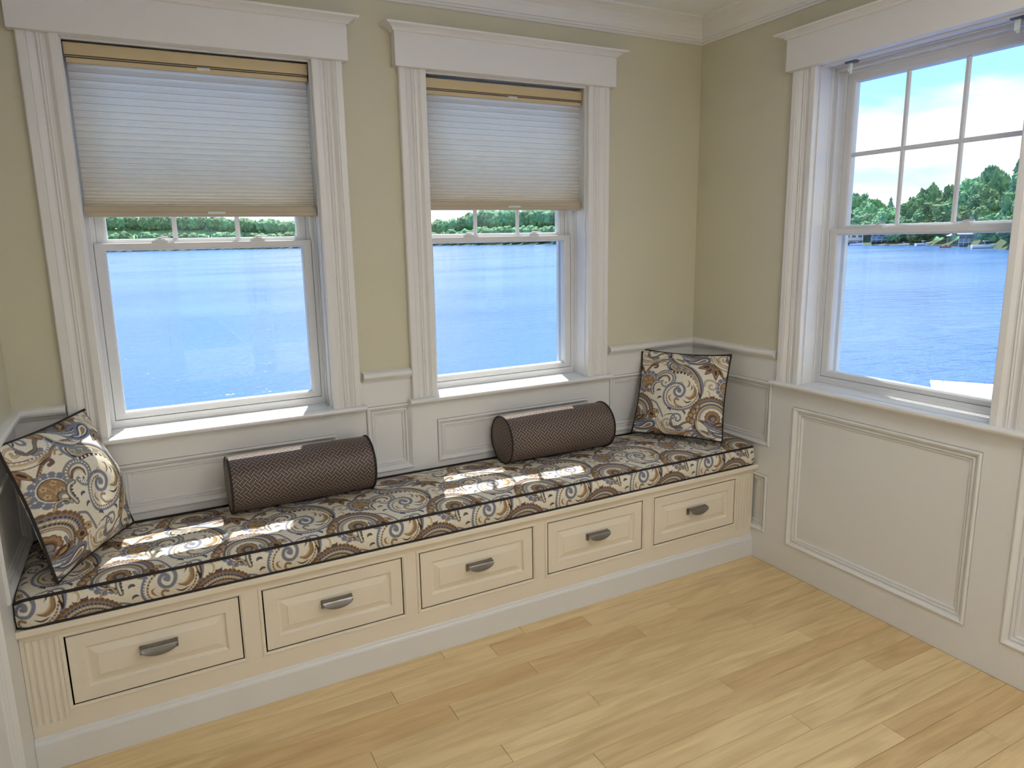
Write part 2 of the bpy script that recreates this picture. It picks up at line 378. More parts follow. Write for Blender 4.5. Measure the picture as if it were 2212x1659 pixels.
PM = [(0, 0.006), (0.004, 0.009), (0.008, 0.009), (0.016, 0.001), (0.022, -0.006), (0.024, -0.002), (0.030, -0.002), (0.033, -0.010), (0.036, -0.007), (0.041, -0.008), (0.044, -0.0138)]
def wall(name, label, fr, u0, u1, holes, panels, low=0.0):
    core = MB(); core.plate(fr, u0, u1, 0, ZC, holes, -0.014, D_OUT - 0.014, rim=True)
    core.plate(fr, u0 - 0.2, u1 + 0.2, -0.3, ZC + 0.2, holes, -D_OUT, 0.0, rim=False)
    root = core.build(name, M['trim']); tag(root, label, kind='structure')
    pl = MB(); pl.plate(fr, u0, u1, 0.99, ZC, [(h[0] - .0, h[1] + .0, max(h[2], 0.99), h[3]) for h in holes], 0.0, 0.0135)
    pl.build('plaster', M['paint'], root)
    fb = MB(); fb.plate(fr, u0, u1, 0, 0.992, [(h[0], h[1], h[2], 0.992) for h in holes if h[2] < 0.99] + panels, 0.0008, 0.0143, rim=False)
    fb.build('wainscot_frame', M['trim'], root)
    for p in panels:
        mb = MB(); mb.ring(fr, p[0], p[1], p[2], p[3], [(0.0014, -0.0138)] + [(a + 0.0014, d) for a, d in PM]); mb.build('panel_moulding', M['trim'], root)
    return root
def hole(i): return (WIN[i][1] - 0.012, WIN[i][2] + 0.012, ZS - 0.03, ZH + 0.012)
wall('wall_back', 'cream painted back wall with white panelled wainscot behind the window seat', BACK, XL - 0.014, 0.014, [hole(0), hole(1)],
     [(-2.688, -1.890, 0.600, 0.7895), (-1.764, -1.562, 0.592, 0.883), (-1.451, -0.660, 0.600, 0.7895), (-0.533, -0.022, 0.592, 0.883), (-2.940, -2.812, 0.592, 0.883)])
wall('wall_right', 'cream painted right wall with large white wainscot panels', RIGHT, -0.014, -YR + 0.014, [hole(2), hole(3), hole(4)],
     [(0.022, 0.530, 0.572, 0.883), (0.022, 0.530, 0.145, 0.432), (0.650, 1.438, 0.137, 0.793), (1.557, 1.745, 0.137, 0.883), (1.84, 2.66, 0.137, 0.793), (2.76, 2.94, 0.137, 0.883), (3.03, 3.85, 0.137, 0.793), (3.95, 4.5, 0.137, 0.883)])
wall('wall_left', 'cream painted left wall with white wainscot panel beside the seat', LEFT, YR - 0.014, 0.014, [],
     [(-0.500, -0.022, 0.572, 0.883), (-1.6, -0.62, 0.137, 0.883), (-2.7, -1.72, 0.137, 0.883), (-3.8, -2.82, 0.137, 0.883), (-4.5, -3.92, 0.137, 0.883)])
DOOR = (0.55, 2.35, 0.0, 2.10)
wall('wall_front', 'cream painted wall with added glazed double doors opposite the window seat', REAR, -0.014, -XL + 0.014, [DOOR],
     [(0.06, 0.42, 0.137, 0.883), (2.46, 2.90, 0.137, 0.883)])
cl = MB(); cl.box(XL - 0.25, 0.25, YR - 0.25, 0.25, ZC, ZC + 0.05); tag(cl.build('ceiling', M['ceiling']), 'flat off-white ceiling', kind='structure')

for lab, x0, x1, y0, y1 in (('unseen white eave added over the back windows to keep sun off the shades', XL - 0.7, 0.5, 0.2, 0.5),):
    ev = MB(); ev.box(x0, x1, y0, y1, 2.74, 2.86); tag(ev.build('added_eave', M['siding']), lab, kind='structure')  # unseen eave, added and sized to keep direct sun off the shade cloth

# glazed double doors added on the unseen rear wall to let daylight in
dr = empty('added_door_1', (-1.45, YR, 0)); tag(dr, 'white glazed double doors added for daylight on the unseen wall opposite the window seat', kind='structure')
inv = dr.matrix_world.inverted()
def child(mb, name, mat, parent, **kw):
    """build with world coordinates, then hang under an empty that has its own origin"""
    o = mb.build(name, mat, None, **kw); o.parent = parent; o.matrix_parent_inverse = parent.matrix_world.inverted(); return o
for a, b in ((0.56, 1.448), (1.452, 2.34)):
    lf = MB(); lf.ring(REAR, a, b, 0.01, 2.09, [(0, -0.08), (0, -0.04), (0.11, -0.04), (0.11, -0.08)], closed=True)
    leaf = child(lf, 'door_leaf', M['trim'], dr)
    g = MB(); g.fbox(REAR, a + 0.11, b - 0.11, 0.12, 1.98, -0.062, -0.058); child(g, 'pane', M['glass'], leaf)
    hx = b - 0.05 if a < 1 else a + 0.05
    h = MB(); h.fbox(REAR, hx - 0.012, hx + 0.012, 0.95, 1.13, -0.04, -0.032); h.tube([REAR(hx, 1.05, -0.035), REAR(hx, 1.05, 0.01), REAR(hx + (-0.09 if a < 1 else 0.09), 1.05, 0.012)], 0.008); child(h, 'handle', M['nickel'], leaf)

# chair rail and crown, one length per wall stretch
RP = [(ZRB, 0), (ZRB, 0.006), (ZRB + 0.004, 0.009), (ZRB + 0.006, 0.009), (ZRB + 0.006, 0.012), (ZRB + 0.011, 0.015), (ZRB + 0.013, 0.019), (ZRB + 0.018, 0.026), (ZRB + 0.025, 0.0295), (ZRB + 0.032, 0.029), (ZRB + 0.039, 0.024), (ZRB + 0.043, 0.016), (ZRT - 0.001, 0.008), (ZRT, 0.0)]
ZB = 2.456
CP = [(ZB, 0), (ZB, 0.007), (ZB + 0.005, 0.011), (ZB + 0.009, 0.011), (ZB + 0.011, 0.017), (ZB + 0.018, 0.020), (ZB + 0.020, 0.025), (ZB + 0.032, 0.028), (ZB + 0.046, 0.034), (ZB + 0.060, 0.043), (ZB + 0.074, 0.056), (ZB + 0.086, 0.072), (ZB + 0.094, 0.088), (ZC - 0.0005, 0.092), (ZC - 0.0005, 0)]
trim_n = [0]
def trim(label, mb, **kw):
    trim_n[0] += 1; o = mb.build('trim_%d' % trim_n[0], M['trim'], **kw); tag(o, label, kind='structure'); return o
def rails():
    for lab, fr, a, b, m0, m1 in (
        ('white chair rail on the back wall between the two windows', BACK, -1.772, -1.567, 0, 0),
        ('white chair rail behind the paisley pillow, on the back wall by the corner', BACK, -0.545, 0, 0, 1),
        ('white chair rail on the right wall between the corner and its window', RIGHT, 0, 0.545, 1, 0),
        ('white chair rail on the back wall left of the left window', BACK, XL, -2.806, 1, 0),
        ('white chair rail running along the left wall', LEFT, YR, 0, 1, 1),
        ('white chair rail on the right wall between its first two windows', RIGHT, 1.575, 1.745, 0, 0)):
        mb = MB(); mb.hsweep(fr, RP, a, b, m0, m1); trim(lab, mb)
    for lab, fr, a, b in (('white crown moulding along the back wall', BACK, XL, 0), ('white crown moulding along the right wall', RIGHT, 0, -YR),
                          ('white crown moulding along the left wall', LEFT, YR, 0), ('white crown moulding along the wall opposite the window seat', REAR, 0, -XL)):
        mb = MB(); mb.hsweep(fr, CP, a, b, 1, 1); trim(lab, mb)
rails()

# ------------------------------------------------------------------ windows
CW = 0.114
def cas_prof(u_in, sgn):
    """casing profile from the opening outwards"""
    pr = [(0, 0.0), (0, 0.017), (0.003, 0.020), (0.024, 0.020), (0.027, 0.018), (0.036, 0.011), (0.044, 0.010), (0.046, 0.014), (0.049, 0.016), (0.052, 0.013), (0.054, 0.013), (0.057, 0.016), (0.060, 0.014), (0.062, 0.010), (0.068, 0.011), (0.078, 0.018), (0.083, 0.021), (0.087, 0.019), (0.089, 0.022), (0.110, 0.022), (CW, 0.018), (CW, 0.0)]
    p = [(u_in + sgn * a, d) for a, d in pr]
    return p
def build_window(k, fr, u0, u1, where, shade=None):
    tr = empty('trim_%d' % (trim_n[0] + 1), fr((u0 + u1) / 2, ZS, 0)); trim_n[0] += 1
    tag(tr, 'white fluted casing, header and stool framing %s' % where, kind='structure')
    for ui, sg in ((u0, -1), (u1, 1)):
        mb = MB(); mb.vsweep(fr, cas_prof(ui, sg), ZS, ZH); child(mb, 'side_casing', M['trim'], tr)
    mb = MB(); mb.fbox(fr, u0 - CW - 0.019, u1 + CW + 0.019, ZH, 2.344, 0.0, 0.042); child(mb, 'header_board', M['trim'], tr, bevel=0.0015)
    capp = [(0, 0.0), (0, 0.046), (0.004, 0.050), (0.008, 0.052), (0.012, 0.058), (0.016, 0.068), (0.018, 0.074), (0.018, 0.079), (0.025, 0.082), (0.025, 0.0)]
    n = len(capp); a, b = u0 - CW - 0.019, u1 + CW + 0.019
    mb = MB(); P = []
    for v, d in capp:
        e_ = max(d - 0.042, 0) if d > 0 else capp[1][1] - 0.042 if v == 0 else 0.04
        P += [fr(a - e_, 2.343 + v, 0.001), fr(a - e_, 2.343 + v, max(d, 0.001)), fr(b + e_, 2.343 + v, max(d, 0.001)), fr(b + e_, 2.343 + v, 0.001)]
    F = []
    for i in range(1, n - 2):
        for q in range(3): F.append((4 * i + q, 4 * i + q + 1, 4 * i + 5 + q, 4 * i + 4 + q))
    F += [(4, 7, 6, 5), tuple(4 * (n - 2) + q for q in range(4))]
    mb.add(P, F); child(mb, 'cap_moulding', M['trim'], tr)
    st = [(ZS - 0.024, 0.0009), (ZS - 0.024, 0.022), (ZS - 0.021, 0.028), (ZS - 0.021, 0.036), (ZS - 0.017, 0.043), (ZS - 0.010, 0.046), (ZS - 0.004, 0.044), (ZS, 0.038), (ZS, 0.0009)]
    mb = MB(); mb.hsweep(fr, st, u0 - CW - 0.018, u1 + CW + 0.018)
    mb.fbox(fr, u0 - 0.004, u1 + 0.004, ZS - 0.022, ZS, -0.105, 0.004); child(mb, 'stool', M['trim'], tr)
    # the window itself
    w_ = empty('window_%d' % k, fr((u0 + u1) / 2, ZS, -0.1)); tag(w_, 'white double-hung window, %s' % where, kind='structure')
    for a, b, c, d_ in ((u0 - 0.012, u0 - 0.001, ZS, ZH + 0.011), (u1 + 0.001, u1 + 0.012, ZS, ZH + 0.011), (u0 - 0.001, u1 + 0.001, ZH + 0.001, ZH + 0.011)):
        mb = MB(); mb.fbox(fr, a, b, c, d_, -0.19, 0.001); child(mb, 'jamb', M['trim'], w_)
    for a, b in ((u0 - 0.001, u0 + 0.005), (u1 - 0.005, u1 + 0.001)):
        mb = MB(); mb.fbox(fr, a, b, ZS, ZH, -0.016, -0.007); child(mb, 'jamb_bead', M['trim'], w_)
    mb = MB(); mb.fbox(fr, u0 + 0.005, u1 - 0.005, ZH - 0.006, ZH + 0.002, -0.016, -0.007); child(mb, 'jamb_bead', M['trim'], w_)
    mb = MB(); mb.ring(fr, u0, u1, ZS, ZH, [(0.0, -0.08), (0.003, -0.083), (0.003, -0.10), (0.016, -0.10), (0.018, -0.104), (0.018, -0.138), (0.028, -0.140), (0.028, -0.175), (0.040, -0.178), (0.040, -0.198), (0, -0.198)], closed=True)
    mb.fbox(fr, u0 + 0.003, u1 - 0.003, ZS + 0.0005, 0.930, -0.19, -0.101); child(mb, 'outer_frame', M['vinyl'], w_)
    VM = 1.552
    # lower sash
    a, b, c, d_ = u0 + 0.019, u1 - 0.019, 0.931, 1.568
    mb = MB(); mb.ring(fr, a, b, c, d_, [(0.0, -0.135), (0.0, -0.106), (0.002, -0.104), (0.028, 0.019, -0.104), (0.034, 0.025, -0.108), (0.036, 0.027, -0.120), (0.036, 0.027, -0.135)], closed=True)
    lo = child(mb, 'lower_sash', M['vinyl'], w_)
    mb = MB(); mb.fbox(fr, a + 0.034, b - 0.034, c + 0.025, d_ - 0.025, -0.123, -0.119); child(mb, 'glass_pane', M['glass'], lo)
    for fx in (0.29, 0.72):
        lk = MB(); uc = u0 + (u1 - u0) * fx
        lk.fbox(fr, uc - 0.026, uc + 0.026, d_ - 0.0005, d_ + 0.007, -0.134, -0.106); lk.fbox(fr, uc - 0.016, uc + 0.018, d_ + 0.007, d_ + 0.013, -0.132, -0.110)
        lk.tube([fr(uc - 0.006, d_ + 0.016, -0.116), fr(uc + 0.016, d_ + 0.018, -0.110), fr(uc + 0.036, d_ + 0.017, -0.107)], 0.0035)
        child(lk, 'sash_lock', M['vinyl'], lo)
    # upper sash with a grid of six lights
    a, b, c, d_ = u0 + 0.029, u1 - 0.029, 1.548, ZH - 0.028
    mb = MB(); mb.ring(fr, a, b, c, d_, [(0.0, -0.172), (0.0, -0.142), (0.026, -0.142), (0.033, -0.146), (0.035, -0.157), (0.035, -0.172)], closed=True)
    upn = child(mb, 'upper_sash', M['vinyl'], w_)
    mb = MB(); mb.fbox(fr, a + 0.033, b - 0.033, c + 0.033, d_ - 0.033, -0.160, -0.156); child(mb, 'glass_pane', M['glass'], upn)
    ga, gb, gc, gd = a + 0.035, b - 0.035, c + 0.035, d_ - 0.035
    mp = [(-0.0085, -0.1555), (-0.0085, -0.151), (-0.004, -0.147), (0.004, -0.147), (0.0085, -0.151), (0.0085, -0.1555)]
    for i in (1, 2):
        uc = ga + (gb - ga) * i / 3; mb = MB(); mb.vsweep(fr, [(uc + p, q) for p, q in mp], gc, gd); child(mb, 'muntin', M['vinyl'], upn)
    vc = (gc + gd) / 2; mb = MB(); mb.hsweep(fr, [(vc + p, q + 0.0004) for p, q in mp], ga, gb); child(mb, 'muntin', M['vinyl'], upn)
    if shade: build_shade(fr, u0 + 0.010, u1 - 0.006, *shade)

def build_shade(fr, a, b, zt, zb, label, npl):
    fr0 = fr; fr = lambda u, v, d: fr0(u, v, d - 0.020)
    s = empty('cellular_shade', fr((a + b) / 2, zt, -0.035)); tag(s, label, 'window shade', group='half-drawn cellular shades')
    mb = MB(); mb.fbox(fr, a - 0.003, b + 0.003, zt - 0.0385, zt, -0.070, -0.012); child(mb, 'head_rail', M['rail'], s, bevel=0.003)
    mb = MB(); mb.fbox(fr, a, b, zt - 0.0475, zt - 0.0385, -0.062, -0.018); child(mb, 'rail_slot', M['rail_dark'], s)
    mb = MB(); mb.fbox(fr, a, b, zt - 0.0435, zt - 0.0415, -0.060, -0.0165); child(mb, 'rail_lip', M['rail'], s)
    mb = MB(); mb.fbox(fr, a + 0.001, b - 0.001, zt - 0.0625, zt - 0.0475, -0.062, -0.014); child(mb, 'top_rail', M['rail'], s, bevel=0.002)
    top, bot = zt - 0.0622, zb + 0.036
    g = 1.0; hs = [1.55 - 1.05 * (i / (npl - 1)) ** 1.6 for i in range(npl)]; k = (top - bot) / sum(hs); hs = [h * k for h in hs]
    zz = [top]
    for h in hs: zz += [zz[-1] - h / 2, zz[-1] - h]
    mb = MB(); n = len(zz); dep = [0.009 + 0.004 * (i / n) for i in range(n)]
    for sgn, base in ((1, -0.031), (-1, -0.056)):
        P = []
        for i, z in enumerate(zz):
            d = base + sgn * (dep[i] if i % 2 else -0.0015); P += [fr(a + 0.003, z, d), fr(b - 0.003, z, d)]
        mb.add(P, [(2 * i, 2 * i + 1, 2 * i + 3, 2 * i + 2) for i in range(n - 1)])
    child(mb, 'pleated_cloth', M['shade'], s, fix=False)
    for i in range(2, n - 1, 2):    # glued seam at each inner fold
        q = MB(); q.fbox(fr, a + 0.003, b - 0.003, zz[i] - 0.0007, zz[i] + 0.0007, -0.0330, -0.0318); child(q, 'seam', M['seam'], s)
    mb = MB(); pts = [(fr(b - 0.003, z, -0.031 + (dep[i] if i % 2 else -0.0015))) for i, z in enumerate(zz)]; mb.tube(pts, 0.0012, 4); child(mb, 'cloth_edge', M['plastic'], s)
    mb = MB(); mb.hsweep(fr, [(zb, -0.066), (zb, -0.018), (zb + 0.004, -0.015), (zb + 0.014, -0.015), (zb + 0.017, -0.018), (zb + 0.034, -0.018), (zb + 0.037, -0.022), (zb + 0.037, -0.066)], a - 0.001, b + 0.001); child(mb, 'bottom_rail', M['rail_low'], s)
    for z, w2 in ((zb + 0.008, 0.030), (zt - 0.056, 0.022)):
        uc = a + (b - a) * 0.535; mb = MB(); P = []
        mb.hsweep(fr, [(z, -0.0155), (z + 0.002, -0.009), (z + 0.006, -0.007), (z + 0.010, -0.010), (z + 0.011, -0.0155)], uc - w2, uc + w2)
        child(mb, 'pull_tab', M['plastic'], s, bevel=0.001)

build_window(1, *WIN[0], 'the left window on the back wall', (2.210, 1.657, 'half-drawn white pleated shade with tan head rail in the left window', 25))
build_window(2, *WIN[1], 'the middle window on the back wall', (2.203, 1.682, 'half-drawn white pleated shade with tan head rail in the middle window', 23))
build_window(3, *WIN[2], 'the uncovered window nearest the corner on the right wall')
build_window(4, *WIN[3], 'the second window from the corner on the right wall')
build_window(5, *WIN[4], 'the third window from the corner on the right wall')

# two empty shade brackets left under the head of the right window
for u, lab in ((0.782, 'small metal shade bracket at the corner end of the right window head'), (1.372, 'small metal shade bracket at the far end of the right window head')):
    b_ = empty('shade_bracket', RIGHT(u, ZH, -0.05)); tag(b_, lab, 'bracket', group='empty shade brackets')
    mb = MB(); mb.fbox(RIGHT, u - 0.020, u + 0.020, ZH - 0.006, ZH + 0.001, -0.066, -0.034); mb.fbox(RIGHT, u - 0.014, u + 0.014, ZH - 0.010, ZH - 0.006, -0.070, -0.030); child(mb, 'steel_clip', M['steel'], b_)
    mb = MB(); mb.vsweep(RIGHT, [(u - 0.008, -0.040), (u + 0.010, -0.040), (u + 0.006, -0.036), (u - 0.005, -0.036)], ZH - 0.042, ZH - 0.010); mb.tube([RIGHT(u, ZH - 0.012, -0.044), RIGHT(u + 0.002, ZH - 0.048, -0.046)], [0.010, 0.005], 8); child(mb, 'plastic_latch', M['plastic'], b_)

# ------------------------------------------------------------------ floor
fl = MB(); fl.box(XL - 0.05, 0.05, YR - 0.05, 0.05, -0.06, -0.012); floor = fl.build('floor', M['subfloor']); tag(floor, 'pale birch strip floor', kind='structure')
PW = 0.0835
JO = {-1: [-1.31, -1.657], 0: [-1.042, -1.473], 1: [-0.657, -1.9], 2: [-1.396, -0.90], 3: [-1.75], 4: [-0.472, -2.05], 5: [-1.30, -2.3], 6: [-1.681, -0.35], 7: [-0.851, -2.2], 8: [-1.45], 9: [-0.3, -1.95], 10: [-0.78, -1.72], 11: [-1.25, -2.4]}
r_ = random.Random(3)
row = -1
while True:
    y1 = -0.51 - PW * row; y0 = max(y1 - PW, YR)
    if y1 <= YR + 0.01: break
    if row == -1: y1 = -0.40
    xs = sorted(JO.get(row, []))
    if not xs:
        x = -r_.uniform(0.3, 1.4)
        while x > XL + 0.3: xs.append(x); x -= r_.uniform(0.7, 1.7)
        xs = sorted(xs)
    xs = [XL + 0.001] + xs + [-0.001]
    for a, b in zip(xs[:-1], xs[1:]):
        c = 0.0011; mb = MB(); P = []
        for (i, z) in ((0, -0.0119), (0, -c), (c, 0.0)):
            g = 0.0005; P += [(a + i + g, y0 + i + g, z), (b - i - g, y0 + i + g, z), (b - i - g, y1 - i - g, z), (a + i + g, y1 - i - g, z)]
        F = [(4 * l + q, 4 * l + (q + 1) % 4, 4 * l + 4 + (q + 1) % 4, 4 * l + 4 + q) for l in range(2) for q in range(4)] + [(8, 9, 10, 11)]
        mb.add(P, F); mb.build('plank', M['wood'], floor, fix=False)
    row += 1

# ------------------------------------------------------------------ window seat
FY = 0.445                                        # face of the drawer cabinet, metres out from the back wall
bench = empty('window_bench', (XL / 2, -0.22, 0)); tag(bench, 'built-in cream window bench with a row of five drawers', 'bench')
X0, X1 = XL + 0.0015, -0.0015
DR = [(-2.8487, -2.3532), (-2.2824, -1.7875), (-1.7208, -1.2317), (-1.1643, -0.6740), (-0.6101, -0.1195)]
ZD0, ZD1 = 0.186, 0.4135
mb = MB(); mb.plate(BACK, X0, X1, 0.0, 0.446, [(a, b, ZD0, ZD1) for a, b in DR], FY, 0.03, rim=False)
mb.fbox(BACK, X0, X1, 0.002, 0.444, 0.0015, FY - 0.032); child(mb, 'carcass', M['cabinet'], bench)
mb = MB(); mb.hsweep(BACK, [(0.0005, FY - 0.002), (0.0005, FY + 0.012), (0.090, FY + 0.012), (0.096, FY + 0.010), (0.100, FY + 0.006), (0.107, FY + 0.004), (0.111, FY - 0.001)], X0, X1); child(mb, 'toe_board', M['trim'], bench)
mb = MB(); mb.hsweep(BACK, [(0.446, FY - 0.03), (0.446, FY + 0.012), (0.449, FY + 0.022), (0.455, FY + 0.026), (0.468, FY + 0.026), (0.472, FY + 0.022), (0.472, 0.002), (0.446, 0.002)], X0, X1); child(mb, 'seat_board', M['cabinet'], bench)
def flutes(xs, w):
    mb = MB()
    for x in xs:
        z0, z1 = 0.150, 0.425
        # a half-round reed raised from the face, in the cabinet paint
        n = 8; P = []; F = []
        for j, z in enumerate((z0, z1)):
            for i in range(n + 1):
                a = math.pi * i / n; P.append(BACK(x - w / 2 * math.cos(a), z, FY + 0.0006 + 0.0026 * math.sin(a)))
        for i in range(n): F.append((i, i + 1, n + 2 + i, n + 1 + i))
        F += [tuple(range(n + 1)), tuple(range(2 * n + 1, n, -1))]
        one = MB(); one.add(P, F); child(one, 'reed', M['cabinet'], bench, smooth=False)
flutes([-2.940 + i * 0.0182 for i in range(5)], 0.0125)
flutes([-0.098 + i * 0.0182 for i in range(5)], 0.0125)
def cup_pull(x, z, parent):
    mb = MB(); W2 = 0.053; n = 16
    prof = []
    P = []; F = []
    lay = []
    for off in (0.0, 0.0018):
        rows = []
        for i in range(n + 1):
            s = -1 + 2 * i / n; drop = 0.007 + 0.023 * math.sqrt(max(0, 1 - s * s)) ** 1.2
            u = x + s * (W2 - off); colp = []
            colp.append((u, z + 0.016 - off, 0.000)); colp.append((u, z + 0.016 - off, 0.016)); colp.append((u, z + 0.014 - off, 0.0215 - off)); colp.append((u, z + 0.010, 0.0245 - off))
            for q in range(1, 5): colp.append((u, z + 0.010 - (drop - 0.006) * q / 4, 0.0245 - off + 0.004 * math.sin(q / 4 * 1.6)))
            rows.append(colp)
        lay.append(rows)
    m = len(lay[0][0])
    for rows in lay:
        for colp in rows: P += [BACK(u, v, FY + 0.0028 + d) for u, v, d in colp]
    N = (n + 1) * m
    for i in range(n):
        for j in range(m - 1):
            a = i * m + j; F.append((a, a + m, a + m + 1, a + 1)); F.append((N + a, N + a + 1, N + a + m + 1, N + a + m))
    for i in range(n):
        a = i * m + m - 1; F.append((a, a + m, N + a + m, N + a)); a = i * m; F.append((a, N + a, N + a + m, a + m))
    for i in (0, n):
        for j in range(m - 1):
            a = i * m + j; F.append((a, a + 1, N + a + 1, N + a))
    mb.add(P, F)
    for s in (-1, 1):
        u = x + s * (W2 - 0.004); mb.fbox(BACK, u - 0.006, u + 0.006, z - 0.014, z + 0.016, FY + 0.0015, FY + 0.0052)
    return child(mb, 'cup_pull', M['nickel'], parent)
for a, b in DR:
    mb = MB(); mb.ring(BACK, a - 0.013, b + 0.013, ZD0 - 0.013, ZD1 + 0.013, [(0, FY), (0.002, FY + 0.0035), (0.007, FY + 0.0045), (0.010, FY + 0.003), (0.011, FY), (0.013, FY - 0.004)]); child(mb, 'bead_frame', M['cabinet'], bench)
    mb = MB(); mb.ring(BACK, a, b, ZD0, ZD1, [(0, FY - 0.003), (0, FY - 0.024)], fill=True); child(mb, 'drawer_recess', M['gap'], bench)
    mb = MB(); g = 0.0036
    mb.ring(BACK, a + g + 0.001, b - g, ZD0 + g, ZD1 - g - 0.001, [(0, FY - 0.02), (0, FY - 0.0015), (0.001, FY - 0.0005), (0.042, FY - 0.0005), (0.044, FY - 0.005), (0.048, FY - 0.009), (0.052, FY - 0.0095), (0.054, FY - 0.009), (0.074, FY - 0.0025), (0.075, FY - 0.0008)], fill=True)
    dw = child(mb, 'drawer', M['cabinet'], bench)
    cup_pull((a + b) / 2, 0.309, dw)

# ------------------------------------------------------------------ the woven paisley, drawn as strokes and fills on one repeat
TN = 640; TPX = 0.00031
LA = np.array([1195.0, 130.0]); LB = np.array([360.0, 1130.0]); LM = np.stack([LA, LB], 1); LI = np.linalg.inv(LM)
tile = np.empty((TN, TN, 3)); 
CR, BG_, DB, MBR, GO, LT, WH, GY = (lin(*c) for c in ((238, 229, 209), (128, 132, 150), (66, 46, 42), (126, 98, 76), (166, 132, 92), (204, 180, 142), (246, 241, 230), (146, 141, 134)))
tile[:] = CR
def stamp(c, r, col):
    l = LI @ np.array(c, float); h = np.abs(LI).sum(1) * r
    ii = np.arange(int(math.floor((l[0] - h[0]) * TN)), int(math.ceil((l[0] + h[0]) * TN)) + 1); jj = np.arange(int(math.floor((l[1] - h[1]) * TN)), int(math.ceil((l[1] + h[1]) * TN)) + 1)
    da = (ii / TN - l[0])[:, None]; db = (jj / TN - l[1])[None, :]
    dx = da * LA[0] + db * LB[0]; dy = da * LA[1] + db * LB[1]
    mk = dx * dx + dy * dy < r * r
    sub = np.ix_(ii % TN, jj % TN); t_ = tile[sub]; t_[mk] = col; tile[sub] = t_
def curve(pts, step=7.0):
    p = np.array(pts, float); q = np.vstack([2 * p[0] - p[1], p, 2 * p[-1] - p[-2]]); out = []
    for i in range(1, len(q) - 2):
        a, b, c, d = q[i - 1:i + 3]; n = max(2, int(np.hypot(*(c - b)) / step))
        for t in np.linspace(0, 1, n, endpoint=False):
            out.append(0.5 * ((2 * b) + (c - a) * t + (2 * a - 5 * b + 4 * c - d) * t * t + (3 * b - a - 3 * c + d) * t ** 3))
    out.append(p[-1]); return np.array(out)
def stroke(pts, w, col, w1=None, mid=None):
    c = curve(pts); n = len(c)
    for i, p in enumerate(c):
        t = i / max(1, n - 1); ww = w if w1 is None else w + (w1 - w) * t
        if mid is not None: ww = mid * math.sin(math.pi * min(max(t, 0.03), 0.97)) + 3
        stamp(p, ww * 0.40, col)
def dots(pts, sp, r, col, off=0.0):
    c = curve(pts, 4.0); d = np.concatenate([[0], np.cumsum(np.hypot(*np.diff(c, axis=0).T))])
    x = off + sp / 2
    while x < d[-1]:
        stamp((np.interp(x, d, c[:, 0]), np.interp(x, d, c[:, 1])), r, col); x += sp
def fill(pts, col):
    p = curve(list(pts) + [pts[0]], 10.0); l = p @ LI.T
    ii = np.arange(int(l[:, 0].min() * TN) - 1, int(l[:, 0].max() * TN) + 2); jj = np.arange(int(l[:, 1].min() * TN) - 1, int(l[:, 1].max() * TN) + 2)
    X = (ii / TN)[:, None] * LA[0] + (jj / TN)[None, :] * LB[0]; Y = (ii / TN)[:, None] * LA[1] + (jj / TN)[None, :] * LB[1]
    ins = np.zeros(X.shape, bool)
    for (x0, y0), (x1, y1) in zip(p[:-1], p[1:]):
        if y0 == y1: continue
        c = ((y0 > Y) != (y1 > Y)) & (X < (x1 - x0) * (Y - y0) / (y1 - y0) + x0); ins ^= c
    sub = np.ix_(ii % TN, jj % TN); t_ = tile[sub]; t_[ins] = col; tile[sub] = t_
def arc(cx, cy, r, a0, a1, n=14, r1=None):
    return [(cx + (r if r1 is None else r + (r1 - r) * i / n) * math.cos(math.radians(a0 + (a1 - a0) * i / n)), cy + (r if r1 is None else r + (r1 - r) * i / n) * math.sin(math.radians(a0 + (a1 - a0) * i / n))) for i in range(n + 1)]
def banded(pts, ws):
    for w_, c_ in ws: stroke(pts, w_, c_)
def leaf(b, tip, wd, cols):
    b = np.array(b, float); tip = np.array(tip, float); d = tip - b; nrm = np.array([-d[1], d[0]]) / np.hypot(*d)
    for k, c_ in enumerate(cols):
        s = (1, 0.68, 0.36)[k]; m = b + d * 0.55; e0 = b + d * (0.5 - 0.5 * s); e1 = b + d * (0.5 + 0.5 * s)
        fill([e0, m + nrm * wd * s * 0.9 - d * 0.1, m + nrm * wd * s * 0.8 + d * 0.12, e1, m - nrm * wd * s * 0.8 + d * 0.1, m - nrm * wd * s * 0.9 - d * 0.12], c_)
